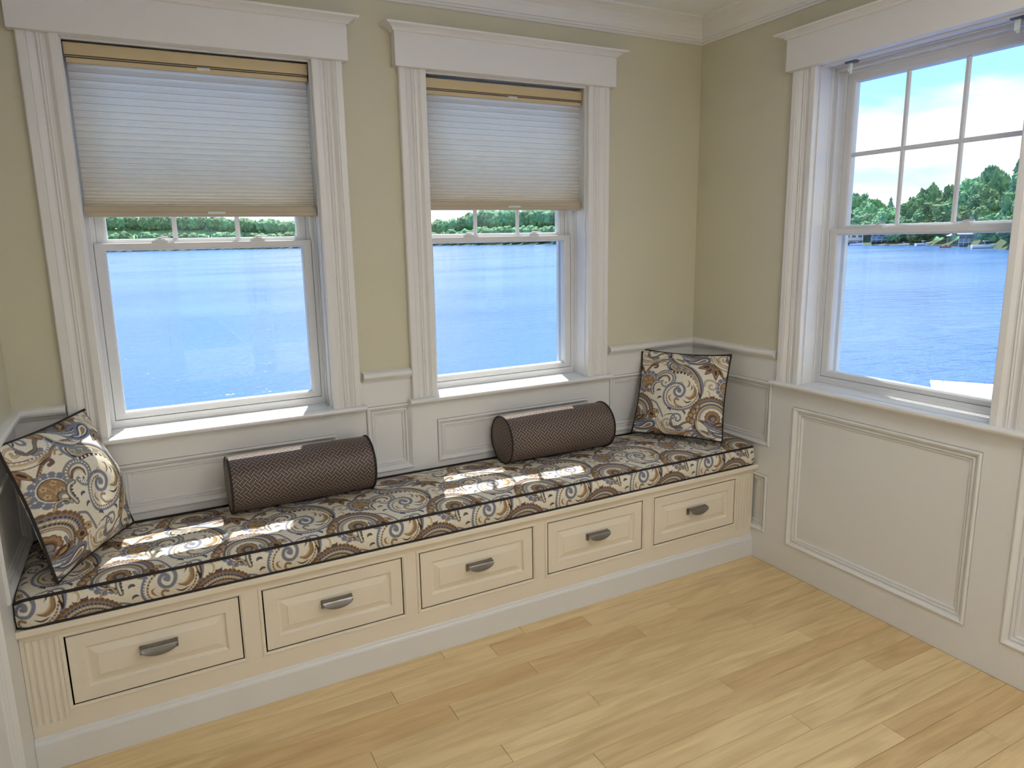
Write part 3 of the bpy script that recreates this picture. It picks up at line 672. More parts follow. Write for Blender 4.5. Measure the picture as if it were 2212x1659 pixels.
def draw_paisley():
    # striped plume along the top
    fill([(900, 150), (1040, 160), (1180, 180), (1300, 215), (1400, 265), (1300, 320), (1180, 325), (1060, 280), (980, 215)], BG_)
    stroke([(930, 165), (1060, 240), (1180, 290), (1300, 290), (1380, 265)], 16, DB); stroke([(950, 160), (1080, 205), (1200, 240), (1320, 255)], 20, MBR); stroke([(990, 200), (1100, 268), (1210, 302), (1300, 300)], 8, WH); stroke([(980, 155), (1100, 180), (1220, 210)], 8, WH)
    stroke([(1240, 190), (1290, 215), (1350, 240)], 22, GO)
    # sprig that climbs to the small scroll, and the arch above the big teardrop
    banded([(440, 560), (500, 470), (570, 400), (640, 385), (655, 425), (615, 435)], [(46, DB), (34, MBR)]); dots([(450, 540), (510, 465), (580, 410)], 26, 8, LT)
    banded([(640, 370), (730, 325), (850, 310), (960, 320), (1040, 350)], [(46, BG_), (26, MBR)]); dots([(650, 375), (730, 335), (850, 322), (960, 332), (1030, 352)], 30, 9, LT)
    banded([(720, 370), (760, 345), (800, 360), (790, 400), (755, 400)], [(24, GO), (9, LT)])
    banded([(1060, 330), (1060, 390), (1130, 410), (1180, 380), (1160, 340)], [(40, MBR), (24, GO), (8, WH)])
    # medallion with its scalloped collar
    for a in range(60, 350, 24): stamp((505 + 148 * math.cos(math.radians(a)), 655 + 148 * math.sin(math.radians(a))), 34, BG_)
    for a in range(72, 350, 24): stamp((505 + 146 * math.cos(math.radians(a)), 655 + 146 * math.sin(math.radians(a))), 8, CR)
    stamp((505, 655), 120, WH); stamp((505, 655), 112, DB); stamp((505, 655), 103, GO)
    for c in ((455, 610), (545, 600), (560, 690), (440, 690)):
        for a in range(0, 360, 72): stamp((c[0] + 19 * math.cos(math.radians(a)), c[1] + 19 * math.sin(math.radians(a))), 10, LT)
        stamp(c, 8, MBR)
    stroke([(500, 740), (500, 660), (480, 600)], 9, LT); stroke([(500, 700), (540, 650)], 9, LT); stroke([(470, 560), (520, 570), (560, 620)], 10, MBR)
    stamp((535, 752), 54, DB); stamp((535, 752), 46, GY); stamp((535, 760), 24, CR)
    banded([(420, 830), (450, 780), (520, 780), (550, 840)], [(30, DB), (18, LT)])
    banded([(590, 860), (580, 760), (620, 690), (680, 680)], [(58, DB), (44, GY), (16, CR)]); dots([(610, 850), (605, 770), (640, 705)], 34, 10, DB)
    # dotted small scroll with a daisy in the middle
    sp = [(650, 640), (690, 560), (780, 520), (880, 550), (925, 630), (900, 720), (830, 765), (760, 740), (740, 690)]
    banded(sp, [(76, BG_), (60, GY)]); dots(sp, 34, 9, WH); stroke([(690, 640), (740, 590), (810, 590), (850, 640), (840, 690)], 34, MBR); stroke([(690, 655), (740, 610), (800, 612), (830, 650)], 8, DB)
    for a in range(0, 360, 45): stamp((800 + 38 * math.cos(math.radians(a)), 705 + 38 * math.sin(math.radians(a))), 12, WH)
    stamp((800, 705), 14, MBR)
    # the great scroll
    big = [(985, 850), (1012, 868), (1015, 835), (985, 808), (945, 825), (930, 875), (960, 925), (1020, 938), (1070, 890), (1082, 820), (1040, 752), (960, 728), (860, 760), (790, 840), (765, 950), (800, 1050), (900, 1112), (1030, 1130), (1170, 1085), (1280, 985), (1335, 850), (1335, 720), (1285, 600), (1190, 490), (1060, 410), (930, 358), (840, 350), (815, 410), (850, 490)]
    banded(big, [(46, BG_), (34, GY), (28, BG_)])
    rim = [(1000, 780), (930, 780), (850, 830), (810, 920), (820, 1010), (880, 1070), (1000, 1100), (1130, 1070), (1230, 990), (1280, 880)]
    stroke(rim, 22, DB); dots(rim, 34, 11, LT)
    rim2 = [(970, 738), (870, 770), (800, 845), (778, 945), (810, 1040), (900, 1098), (1030, 1115), (1165, 1072), (1268, 978)]
    dots(rim2, 30, 8, WH)
    # teardrop that crowns it
    fill([(845, 470), (850, 390), (930, 372), (1060, 412), (1185, 492), (1270, 610), (1318, 740), (1322, 900), (1290, 960), (1275, 830), (1225, 700), (1150, 620), (1040, 570), (920, 550)], DB)
    fill([(858, 455), (868, 398), (935, 385), (1055, 424), (1175, 503), (1255, 615), (1302, 745), (1308, 900), (1270, 790), (1215, 670), (1130, 580), (1040, 532), (930, 515)], LT)
    fill([(885, 448), (895, 412), (940, 404), (1050, 440), (1160, 515), (1235, 620), (1280, 740), (1215, 640), (1120, 550), (1030, 508), (940, 492)], GY)
    dots([(870, 470), (930, 500), (1040, 520), (1140, 570), (1220, 670), (1280, 800)], 26, 5, DB)
    dots([(865, 505), (930, 535), (1045, 558), (1145, 610), (1225, 710), (1270, 830)], 56, 13, WH)
    for c in ((930, 440), (1030, 472), (1125, 525), (1200, 610)): stroke([(c[0] - 22, c[1] - 18), (c[0] + 14, c[1]), (c[0] - 10, c[1] + 24)], 10, WH)
    # leaves inside the scroll
    stroke([(1080, 930), (1150, 965), (1220, 920), (1235, 830), (1205, 750)], 0, GO, mid=58); stroke([(1090, 950), (1160, 985), (1235, 930), (1250, 840)], 8, DB)
    stroke([(1110, 930), (1160, 940), (1205, 890), (1212, 830)], 0, LT, mid=20)
    stroke([(1050, 985), (1110, 1028), (1190, 1000)], 0, DB, mid=22)
    banded([(985, 985), (950, 965), (930, 1005), (955, 1060), (1020, 1090)], [(34, DB), (24, GO)]); dots([(945, 985), (940, 1015), (965, 1055), (1010, 1080)], 20, 5, WH)
    stroke([(890, 910), (850, 930), (860, 980), (890, 1010)], 0, GO, mid=26); stroke([(1020, 720), (1045, 705), (1060, 735)], 12, GO); stroke([(1120, 680), (1155, 720), (1140, 780), (1100, 800)], 0, GO, mid=30)
    stroke([(1160, 850), (1190, 810), (1180, 760)], 0, DB, mid=20); stroke([(1168, 840), (1184, 806)], 7, WH)
    # dotted hook on the right
    hk = [(1370, 760), (1385, 695), (1450, 672), (1525, 700), (1545, 765), (1500, 812), (1445, 800), (1435, 758), (1470, 745)]
    banded(hk, [(34, BG_), (22, LT), (12, GO)]); dots(hk, 30, 6, WH)
    stroke([(1390, 850), (1430, 850), (1440, 900), (1410, 940)], 0, LT, mid=26); stroke([(1380, 920), (1400, 955), (1450, 945)], 0, DB, mid=26)
    # fan of leaves
    for tip, wd in (((1255, 350), 40), ((1275, 480), 52), ((1375, 590), 52), ((1530, 670), 50), ((1650, 640), 34)): leaf((1530, 430), tip, wd, (MBR, GO, DB)); 
    for tip in ((1290, 480), (1390, 575), (1530, 640)): stroke([(1500, 460), ((1500 + tip[0]) / 2, (460 + tip[1]) / 2), tip], 9, BG_)
    # crescent with a gold flower
    fill([(1470, 235), (1560, 215), (1660, 230), (1790, 330), (1890, 440), (1880, 485), (1760, 515), (1620, 495), (1510, 410)], CR)
    stroke([(1500, 215), (1468, 260), (1500, 390), (1590, 480), (1730, 515), (1890, 485)], 12, DB)
    stroke([(1500, 260), (1540, 370), (1620, 440), (1740, 470), (1850, 450)], 34, LT); stroke([(1535, 300), (1580, 385), (1660, 425), (1740, 440)], 16, MBR); dots([(1520, 300), (1565, 385), (1640, 430), (1740, 455)], 36, 9, WH)
    banded([(1590, 380), (1570, 310), (1620, 270), (1690, 290), (1690, 350), (1640, 360), (1635, 320)], [(34, GO), (10, WH)])
    fill([(1740, 370), (1820, 370), (1880, 400), (1830, 440), (1760, 430)], BG_); stroke([(1760, 400), (1830, 408), (1860, 425)], 18, GO); stroke([(1770, 420), (1840, 425)], 7, WH)
    stroke([(1660, 200), (1720, 190), (1760, 240), (1720, 270)], 18, DB); stroke([(1600, 220), (1650, 190)], 16, GY)
    # banded half-rosette
    cx, cy = 1478, 1275
    for r, w_, c_ in ((332, 60, GO), (300, 44, BG_), (268, 36, LT), (240, 40, GY), (206, 22, GO), (186, 16, BG_)): stroke(arc(cx, cy, r, 172, 385, 22, r * 0.86), w_, c_)
    dots(arc(cx, cy, 348, 172, 385, 22, 300), 44, 20, MBR); dots(arc(cx, cy, 300, 176, 380, 22, 258), 34, 9, DB); dots(arc(cx, cy, 240, 176, 380, 22, 206), 26, 9, DB); dots(arc(cx, cy, 268, 176, 380, 22, 232), 30, 6, WH)
    for r, w_, c_ in ((300, 46, BG_), (262, 20, DB), (238, 26, LT), (212, 14, WH)): stroke([(cx - r, cy + 30), (cx - r + 20, cy + 150), (cx - r + 110, cy + 235), (cx - r + 230, cy + 262)], w_, c_)
    for a in range(-200, 40, 30): stamp((cx - 5 + 84 * math.cos(math.radians(a)), cy - 20 + 84 * math.sin(math.radians(a))), 30, DB)
    for a in range(-200, 40, 30): stamp((cx - 5 + 82 * math.cos(math.radians(a)), cy - 20 + 82 * math.sin(math.radians(a))), 23, GO)
    stamp((cx, cy - 20), 62, MBR); stamp((cx, cy - 15), 46, DB); stamp((cx + 2, cy - 10), 36, GY)
    banded([(cx + 130, cy - 30), (cx + 135, cy + 50), (cx + 70, cy + 115), (cx - 10, cy + 110), (cx - 40, cy + 60), (cx - 5, cy + 35), (cx + 25, cy + 62)], [(38, DB), (28, BG_), (12, GY)])
    # string of gold shells
    for i, c in enumerate(((1262, 1085), (1205, 1160), (1160, 1210), (1130, 1275), (1180, 1300))): stamp(c, 44, DB); stamp(c, 37, GO); stamp((c[0] + 8, c[1] + 10), 18, LT); stamp((c[0] + 10, c[1] + 13), 8, MBR)
    # comma teardrop and leaf by the left
    fill([(190, 1255), (270, 1320), (370, 1330), (490, 1270), (590, 1270), (630, 1330), (590, 1400), (460, 1425), (330, 1410), (230, 1345)], BG_)
    fill([(250, 1320), (370, 1358), (490, 1300), (575, 1298), (598, 1338), (560, 1382), (450, 1402), (330, 1385)], DB); fill([(290, 1345), (380, 1368), (500, 1312), (570, 1312), (585, 1340), (550, 1372), (450, 1390), (340, 1375)], WH); fill([(350, 1370), (420, 1372), (510, 1325), (560, 1328), (545, 1362), (450, 1382)], GO)
    leaf((640, 1240), (500, 1130), 62, (MBR, GO, DB)); leaf((690, 1190), (610, 1100), 40, (GO, LT, MBR)); leaf((250, 1250), (470, 1190), 52, (MBR, DB, GO)); stroke([(300, 1240), (370, 1225), (410, 1190), (385, 1170)], 9, LT)
    for c, a in (((690, 850), 200), ((705, 965), 190), ((825, 1140), 240), ((1040, 1190), 260), ((285, 770), 20), ((1240, 1380), 120)):
        stroke(arc(c[0], c[1], 36, a, a + 130, 6), 0, DB, mid=34); stroke(arc(c[0], c[1], 36, a + 30, a + 95, 5), 8, BG_)
    # blue hook and brown S under the scroll
    banded([(885, 1360), (865, 1275), (910, 1200), (990, 1205), (1012, 1265), (975, 1305), (940, 1285), (950, 1255)], [(32, BG_), (10, GY)])
    banded([(850, 1330), (890, 1385), (970, 1385), (1050, 1335), (1115, 1315)], [(38, DB), (24, GY), (10, MBR)])
    banded([(740, 1230), (690, 1100), (640, 1010), (560, 960)], [(30, BG_), (10, GY)])
    stroke([(860, 1440), (980, 1450), (1100, 1420), (1200, 1340)], 22, BG_); dots([(860, 1440), (980, 1450), (1100, 1420), (1200, 1340)], 34, 8, WH)
    stroke([(900, 1500), (1010, 1480), (1120, 1450)], 0, GO, mid=40); stroke([(930, 1520), (1040, 1500)], 10, DB)
draw_paisley()
k_ = np.array([1, 2, 1]) / 4.0
for ax in (0, 1): tile = k_[0] * np.roll(tile, 1, ax) + k_[1] * tile + k_[2] * np.roll(tile, -1, ax)
ROT = math.radians(6.2)
def cloth_color(s, t, org=(1000.0, 850.0)):
    """colour of the cloth at s metres right and t metres up from the point org of the drawing"""
    x = s / TPX; y = -t / TPX; X = org[0] + x * math.cos(ROT) - y * math.sin(ROT); Y = org[1] + x * math.sin(ROT) + y * math.cos(ROT)
    al = (LI[0, 0] * X + LI[0, 1] * Y) * TN; be = (LI[1, 0] * X + LI[1, 1] * Y) * TN
    i0 = np.floor(al).astype(int); j0 = np.floor(be).astype(int); fa = (al - i0)[..., None]; fb = (be - j0)[..., None]
    g = lambda i, j: tile[i % TN, j % TN]
    return g(i0, j0) * (1 - fa) * (1 - fb) + g(i0 + 1, j0) * fa * (1 - fb) + g(i0, j0 + 1) * (1 - fa) * fb + g(i0 + 1, j0 + 1) * fa * fb
def grid_object(name, V, colr, mat, parent=None, wrap_v=False, flip=False, extra=None):
    """V: (n, m, 3) grid of points, colr: (n, m, 3)"""
    n, m = V.shape[:2]; idx = np.arange(n * m).reshape(n, m)
    a, b, c, d = idx[:-1, :-1], idx[1:, :-1], idx[1:, 1:], idx[:-1, 1:]
    q = np.stack([a, d, c, b] if flip else [a, b, c, d], -1).reshape(-1, 4)
    if wrap_v:
        e_ = np.stack([idx[:-1, -1], idx[1:, -1], idx[1:, 0], idx[:-1, 0]] if not flip else [idx[:-1, -1], idx[:-1, 0], idx[1:, 0], idx[1:, -1]], -1); q = np.vstack([q, e_])
    me = bpy.data.meshes.new(name); me.vertices.add(n * m); me.vertices.foreach_set('co', V.reshape(-1).astype(np.float32))
    me.loops.add(q.size); me.loops.foreach_set('vertex_index', q.reshape(-1).astype(np.int32))
    me.polygons.add(len(q)); me.polygons.foreach_set('loop_start', np.arange(0, q.size, 4, dtype=np.int32)); me.polygons.foreach_set('loop_total', np.full(len(q), 4, dtype=np.int32))
    me.polygons.foreach_set('use_smooth', np.ones(len(q), bool)); me.update(calc_edges=True); me.validate()
    if colr is not None:
        at = me.attributes.new('print', 'FLOAT_COLOR', 'POINT'); at.data.foreach_set('color', np.concatenate([colr, np.ones((n, m, 1))], -1).reshape(-1).astype(np.float32))
    me.materials.append(mat); o = bpy.data.objects.new(name, me); COL.objects.link(o)
    if parent is not None: o.parent = parent
    return o

# ------------------------------------------------------------------ seat cushion
CX0, CX1 = XL + 0.006, -0.006
def cushion():
    q = np.linspace(0, 1, 1500); xs = CX0 + (CX1 - CX0) * (0.78 * q + 0.22 * q * q)
    zb = 0.4735
    # section: from the back bottom, up, over the top, down the front
    sec = []; tc_ = []
    for t in np.linspace(0, 1, 8): sec.append((0.010 - 0.004 * math.sin(math.pi * t), zb + t * 0.090)); tc_.append((0, 0))
    for t in np.linspace(0.004, 1, 190):
        y = 0.010 + t * 0.448; z = 0.566 + 0.024 * (4 * t * (1 - t)) ** 0.55 * (1 - 0.25 * t) - 0.006 * t; sec.append((y, z)); tc_.append((1, -y))
    for t in np.linspace(0.05, 1, 42):
        sec.append((0.460 + 0.013 * math.sin(math.pi * t) ** 0.8, 0.560 - t * (0.560 - zb))); tc_.append((2, -t * 0.0875))
    sec = np.array(sec); n, m = len(xs), len(sec)
    V = np.empty((n, m, 3)); V[..., 0] = xs[:, None]; V[..., 1] = -sec[None, :, 0]; V[..., 2] = sec[None, :, 1]
    wav = np.array([[0.0035 * math.sin(x * 3.1 + 0.7) + 0.0025 * math.sin(x * 7.7)] for x in xs])
    top = np.array([1.0 if a == 1 else 0.0 for a, _ in tc_])[None, :]
    V[..., 2] += wav * top * np.sin(np.clip((sec[None, :, 0] - 0.01) / 0.448, 0, 1) * math.pi)
    for side in (0, 1):                          # round the two ends
        dist = (xs - CX0) if side == 0 else (CX1 - xs)
        k = np.clip(1 - dist / 0.035, 0, 1) ** 2
        V[..., 1] += (0.030 if side else 0.014) * k[:, None] * np.clip((sec[None, :, 0] - 0.2) / 0.27, 0, 1)
        V[..., 2] -= 0.012 * k[:, None] * (sec[None, :, 1] > 0.52)
    S = np.repeat(xs[:, None], m, 1); T = np.array([b for _, b in tc_])[None, :].repeat(n, 0)
    colr = cloth_color(S + 2.1, T + 0.33)
    fr_ = np.array([a == 2 for a, _ in tc_]); colr[:, fr_] = cloth_color(S[:, fr_] * 1.0 + 2.93, T[:, fr_] * 1.0 + 0.02)
    o = grid_object('seat_cushion', V, colr, M['paisley'], flip=True)
    tag(o, 'long paisley box cushion with black piping along the window bench', 'cushion')
    bm_ = MB(); i0, i1 = 8 + 189, m - 1
    bm_.tube([tuple(V[i, i0] + (0, -0.001, 0.002)) for i in range(0, n, 12)] + [tuple(V[-1, i0])], 0.0052, 6); bm_.build('piping', M['piping'], o, smooth=True)
    bm_ = MB(); bm_.tube([tuple(V[i, i1] + (0, -0.002, 0.003)) for i in range(0, n, 12)] + [tuple(V[-1, i1])], 0.0048, 6); bm_.build('piping', M['piping'], o, smooth=True)
    bm_ = MB(); bm_.tube([tuple(V[i, 8] + (0, 0.003, 0.004)) for i in range(0, n, 12)] + [tuple(V[-1, 8])], 0.0050, 6); bm_.build('piping', M['piping'], o, smooth=True)
    bt = MB(); bt.add([tuple(V[0, 0]), tuple(V[-1, 0]), tuple(V[-1, -1]), tuple(V[0, -1])], [(0, 1, 2, 3)])
    bt.add([tuple(p) for p in V[0, ::6]], [tuple(range(len(V[0, ::6])))]); bt.add([tuple(p) for p in V[-1, ::6]], [tuple(range(len(V[-1, ::6])))[::-1]])
    bt.build('underside', M['piping'], o, fix=False)
    return o
cushion()

# ------------------------------------------------------------------ throw pillows
def pillow(label, size, centre, yaw, tilt, roll, thick, seed, sag=0.0, ears=1.0, org=(1000.0, 850.0), flat=None):
    n = 230; u = np.linspace(-1, 1, n); U, Vv = np.meshgrid(u, u, indexing='ij'); s = size / 2
    X = s * U * (1 - 0.075 * ears * (1 - Vv ** 2)); Y = s * Vv * (1 - 0.075 * ears * (1 - U ** 2))
    body = (np.clip(1 - U ** 2, 0, 1) ** 0.62) * (np.clip(1 - Vv ** 2, 0, 1) ** 0.62)
    rn = np.random.default_rng(seed); wr = np.zeros_like(U)
    for _ in range(7):
        a = rn.uniform(0, math.pi); fq = rn.uniform(1.5, 4.5); wr += rn.uniform(0.3, 1) * np.sin(fq * (U * math.cos(a) + Vv * math.sin(a)) * math.pi * 0.6 + rn.uniform(0, 6))
    edge = np.maximum(np.abs(U), np.abs(Vv)); crimp = np.sin(9 * U + 1.0) * np.clip(1 - np.abs(np.abs(Vv) - 0.8) / 0.2, 0, 1) + np.sin(9 * Vv + 2.0) * np.clip(1 - np.abs(np.abs(U) - 0.8) / 0.2, 0, 1)
    Zf = thick * body + 0.0035 * wr * body ** 0.5 + 0.0035 * crimp * (1 - edge ** 8)
    Zb = -0.75 * thick * body
    cornr = (np.abs(U) * np.abs(Vv)) ** 5
    bend = sag * (Vv ** 2) + 0.018 * ears * cornr
    M3 = (Vector((0, 0, 0)),)
    from mathutils import Matrix
    R3 = Matrix.Rotation(yaw, 3, 'Z') @ Matrix.Rotation(math.pi / 2 - tilt, 3, 'X') @ Matrix.Rotation(roll, 3, 'Z'); R3 = np.array(R3)
    def place(Z): return np.stack([X, Y - 0.02 * body * 0, Z + bend], -1) @ R3.T + np.array(centre)
    F = place(Zf); B = place(Zb)
    # front and back as one sheet folded at the right-hand edge would twist the print, so weld two grids
    col = cloth_color(X, Y, org); n2 = n * n; idx = np.arange(n2).reshape(n, n)
    bst = 5; ib = list(range(0, n - 1, bst)) + [n - 1]; Bc = B[np.ix_(ib, ib)]; cb = cloth_color(X[np.ix_(ib, ib)] + 0.13, Y[np.ix_(ib, ib)], org)
    o = grid_object('throw_pillow', F, col, M['paisley']); tag(o, label, 'pillow', group='paisley throw pillows')
    grid_object('back_panel', Bc, cb, M['paisley'], o, flip=True)
    per = [F[i, 0] for i in range(0, n, 4)] + [F[-1, j] for j in range(0, n, 4)] + [F[i, -1] for i in range(n - 1, -1, -4)] + [F[0, j] for j in range(n - 1, -1, -4)]
    mb = MB(); mb.tube([tuple(p) for p in per], 0.0048, 6, closed=True); mb.build('piping', M['piping'], o, smooth=True)
    return o
pillow('paisley throw pillow with black piping standing in the right corner of the seat', 0.425, (-0.262, -0.213, 0.797), math.radians(-50), math.radians(25), math.radians(-1.5), 0.075, 4, ears=0.75)
pillow('paisley throw pillow slumped against the wall at the left end of the seat', 0.435, (-2.792, -0.222, 0.797), math.radians(63), math.radians(15), math.radians(0.5), 0.100, 9, sag=-0.012, ears=0.45)

# ------------------------------------------------------------------ bolsters
def bolster(label, x0, x1, yc, zc, r, rz=0.0):
    L = x1 - x0; n, m = 60, 72
    root = empty('bolster_pillow', ((x0 + x1) / 2, -yc, zc)); tag(root, label, 'bolster', group='brown bolster pillows'); root.rotation_euler = (0, 0, rz); bpy.context.view_layer.update()
    bm = bmesh.new(); uvl = bm.loops.layers.uv.new('UVMap'); rows = []
    for i in range(n + 1):
        t = i / n; x = -L / 2 + L * t; bul = 1 + 0.018 * math.sin(math.pi * t)
        rows.append([bm.verts.new((x, r * bul * math.cos(2 * math.pi * k / m), r * bul * math.sin(2 * math.pi * k / m) * (0.985 if math.sin(2 * math.pi * k / m) < 0 else 1.0))) for k in range(m)])
    for i in range(n):
        for k in range(m):
            l = (k + 1) % m; f = bm.faces.new((rows[i][k], rows[i][l], rows[i + 1][l], rows[i + 1][k])); f.smooth = True
            for lp, (a, b) in zip(f.loops, ((i, k), (i, k + 1), (i + 1, k + 1), (i + 1, k))): lp[uvl].uv = (L * a / n, 2 * math.pi * r * b / m)
    me = bpy.data.meshes.new('cover'); bm.normal_update(); bmesh.ops.recalc_face_normals(bm, faces=bm.faces); bm.to_mesh(me); bm.free(); me.materials.append(M['weave'])
    o = bpy.data.objects.new('cover', me); COL.objects.link(o); o.parent = root
    for sg in (-1, 1):
        bm = bmesh.new(); uvl = bm.loops.layers.uv.new('UVMap'); rr = []
        for q in range(7):
            a = q / 6.0; rr.append([bm.verts.new((sg * (L / 2 + 0.012 * (1 - a * a)), r * a * math.cos(2 * math.pi * k / m), r * a * math.sin(2 * math.pi * k / m))) for k in range(m)] if q else [bm.verts.new((sg * (L / 2 + 0.012), 0, 0))])
        for q in range(6):
            for k in range(m):
                l = (k + 1) % m
                f = bm.faces.new((rr[0][0], rr[1][k], rr[1][l]) if q == 0 else (rr[q][k], rr[q + 1][k], rr[q + 1][l], rr[q][l])); f.smooth = True
                for lp in f.loops: lp[uvl].uv = (lp.vert.co.y, lp.vert.co.z)
        bmesh.ops.recalc_face_normals(bm, faces=bm.faces)
        me = bpy.data.meshes.new('end_cap'); bm.to_mesh(me); bm.free(); me.materials.append(M['weave'])
        o = bpy.data.objects.new('end_cap', me); COL.objects.link(o); o.parent = root
        mb = MB(); mb.tube([(sg * L / 2, (r + 0.001) * math.cos(2 * math.pi * k / 48), (r + 0.001) * math.sin(2 * math.pi * k / 48)) for k in range(48)], 0.0042, 6, closed=True); mb.build('piping', M['piping'], root, smooth=True)
bolster('dark brown basketweave bolster lying under the left window', -2.325, -1.800, 0.119, 0.690, 0.103, math.radians(0.5))
bolster('dark brown basketweave bolster lying under the middle window', -1.195, -0.665, 0.122, 0.688, 0.103, math.radians(-1.0))

# ------------------------------------------------------------------ unseen ceiling lamps added to brighten the interior
for x, y, lab in ((-1.1, -2.4, 'added round glass bowl ceiling lamp, out of view, nearer the right wall'), (-2.0, -3.9, 'added round glass bowl ceiling lamp, out of view, nearer the double doors')):
    l_ = empty('added_ceiling_lamp', (x, y, ZC)); tag(l_, lab, 'lamp', group='added bowl ceiling lamps')
    mb = MB(); mb.lathe([(0, -0.001), (0.07, -0.001), (0.075, -0.012), (0.02, -0.03), (0.012, -0.05), (0.012, -0.34), (0.0, -0.345)], 24); mb.build('stem', M['nickel'], l_, smooth=True)
    mb = MB(); mb.lathe([(0.012, -0.28), (0.10, -0.275), (0.19, -0.25), (0.235, -0.215), (0.24, -0.22), (0.20, -0.285), (0.11, -0.33), (0.013, -0.342)], 14); mb.build('bowl', M['lamp'], l_, smooth=True)

# ------------------------------------------------------------------ outdoors: lake, wooded shore, houses, boats
CAM = Vector((-2.527, -2.706, 0)); ZW = -2.45
def shore(az):      # distance of the water's edge in metres
    return float(np.interp(az, [-40, -10, 0, 6, 11, 22, 31.5, 40, 48, 54, 58.7, 61.5, 63, 66, 72, 85], [900, 930, 900, 860, 790, 705, 565, 420, 310, 262, 240, 205, 184, 150, 120, 110]))
def top(az):        # height of the tree tops above the water
    return float(np.interp(az, [-40, -2, 4.8, 8, 11.2, 15, 20, 22.1, 24, 26, 28.5, 31.6, 40, 50, 54.2, 58.2, 60, 61.7, 62.7, 66, 85], [42, 41, 38, 33, 28.5, 25, 22, 23.5, 27, 31.5, 30, 28.5, 20, 15.8, 15.4, 15.2, 16.4, 17.4, 18.2, 15.5, 15]))
OFFS = (-1.5, 0.0, 3, 9, 20, 32, 80)
def ground(az, off, hh=8.0):   # land height above the water, off = distance behind the water's edge in 260ths of the shore's distance
    T = top(az); return float(np.interp(off, OFFS, [-0.6, 0.25, 0.7, max(1.0, (T - hh) * 0.28), max(1.2, (T - hh) * 0.85), max(1.5, T - hh), max(1.5, T - hh - 1)]))
def polar(az, r, z): a = math.radians(az); return Vector((CAM.x + r * math.sin(a), CAM.y + r * math.cos(a), ZW + z))
mb = MB(); mb.add([(-2600, 1, ZW), (2600, 1, ZW), (2600, 2600, ZW), (-2600, 2600, ZW), (1, -40, ZW), (2600, -40, ZW), (1, 1, ZW)], [(0, 1, 2, 3), (4, 5, 1, 6)])
tag(mb.build('lake', M['water'], fix=False), 'wide blue rippled lake outside the windows', kind='structure')
mb = MB(); mb.box(-40, 0.9, -40, 0.9, ZW - 0.4, ZW + 0.05); tag(mb.build('lawn', M['grass']), 'grass around the house on its land side', kind='structure')
mb = MB(); mb.box(XL - 1.0, 0.6, YR - 4.2, YR - 0.21, -0.16, -0.05); tag(mb.build('terrace', M['dock']), 'weathered wooden terrace outside the added glazed doors', kind='structure')
mb = MB(); azs = np.arange(-40, 86, 1.0); offs = OFFS
P = []
for a in azs:
    D = shore(a); T = top(a); s_ = max(D / 260, 0.8)
    for j, o in enumerate(offs): P.append(polar(a, D + o * s_, ground(a, o, 10.5 if D < 400 else 9)))
nj = len(offs)
mb.add(P, [(i * nj + j, (i + 1) * nj + j, (i + 1) * nj + j + 1, i * nj + j + 1) for i in range(len(azs) - 1) for j in range(3)])
ms = MB(); ms.add(P, [(i * nj + j, (i + 1) * nj + j, (i + 1) * nj + j + 1, i * nj + j + 1) for i in range(len(azs) - 1) for j in range(3, nj - 1)]); tag(ms.build('wooded_slope', M['leaf'], smooth=True), 'dark green wooded slope rising behind the far shore', kind='structure')
tag(mb.build('shore_land', M['grass'], smooth=True), 'low green wooded shoreline across the lake', kind='structure')

def crown_mesh(seed, sub, kind):
    bm = bmesh.new()
    if kind == 'round':
        bmesh.ops.create_icosphere(bm, subdivisions=sub, radius=1.0); off = Vector((seed * 7.1, seed * 3.3, seed * 1.7))
        for v in bm.verts:
            p = v.co.copy()
            k = 1 + 0.34 * noise.noise(p * 1.7 + off) + 0.20 * noise.noise(p * 3.9 + off) + 0.13 * noise.noise(p * 8.5 + off) + (0.10 * noise.noise(p * 19 + off) + 0.07 * noise.noise(p * 38 + off) if sub > 4 else 0)
            v.co = Vector((p.x * 0.52 * k, p.y * 0.52 * k, 0.56 + p.z * 0.45 * k))
    else:
        n, m = (150, 60) if sub > 4 else (60, 28); rows = []; lay = 11; rr = random.Random(seed); ph = [rr.uniform(0, 6.28) for _ in range(lay + 1)]; na = [rr.choice((5, 6, 7)) for _ in range(lay + 1)]; ln = [rr.uniform(0.75, 1.15) for _ in range(lay + 1)]
        for i in range(n + 1):
            h = i / n; q = h * lay; li = min(int(q), lay - 1); fq = q - li; base = 0.33 * (1 - h) ** 0.8 + 0.008
            row_ = []
            for k in range(m):
                a = 2 * math.pi * k / m; br = 0.5 + 0.5 * math.cos(na[li] * a + ph[li])
                r = base * ln[li] * (0.30 + 0.70 * (1 - fq) ** 0.8 * (0.35 + 0.65 * br)) * (1 + 0.35 * noise.noise(Vector((a * 2.1 + seed, h * 14, seed)))) + 0.004
                row_.append(bm.verts.new((r * math.cos(a), r * math.sin(a), 0.10 + 0.90 * h - 0.05 * r / 0.2 * (1 - fq))))
            rows.append(row_)
        for i in range(n):
            for k in range(m): bm.faces.new((rows[i][k], rows[i][(k + 1) % m], rows[i + 1][(k + 1) % m], rows[i + 1][k]))
        bm.faces.new(rows[0][::-1]); bm.faces.new(rows[-1])
    me = bpy.data.meshes.new('crown'); bm.to_mesh(me); bm.free(); me.materials.append(M['leaf'] if kind == 'round' else M['needle'])
    me.polygons.foreach_set('use_smooth', [sub <= 4] * len(me.polygons)); return me
tk = MB(); tk.tube([(0, 0, -0.06), (0.004, 0, 0.15), (-0.004, 0.003, 0.45), (0, 0, 0.6)], [0.026, 0.020, 0.013, 0.004], 8)
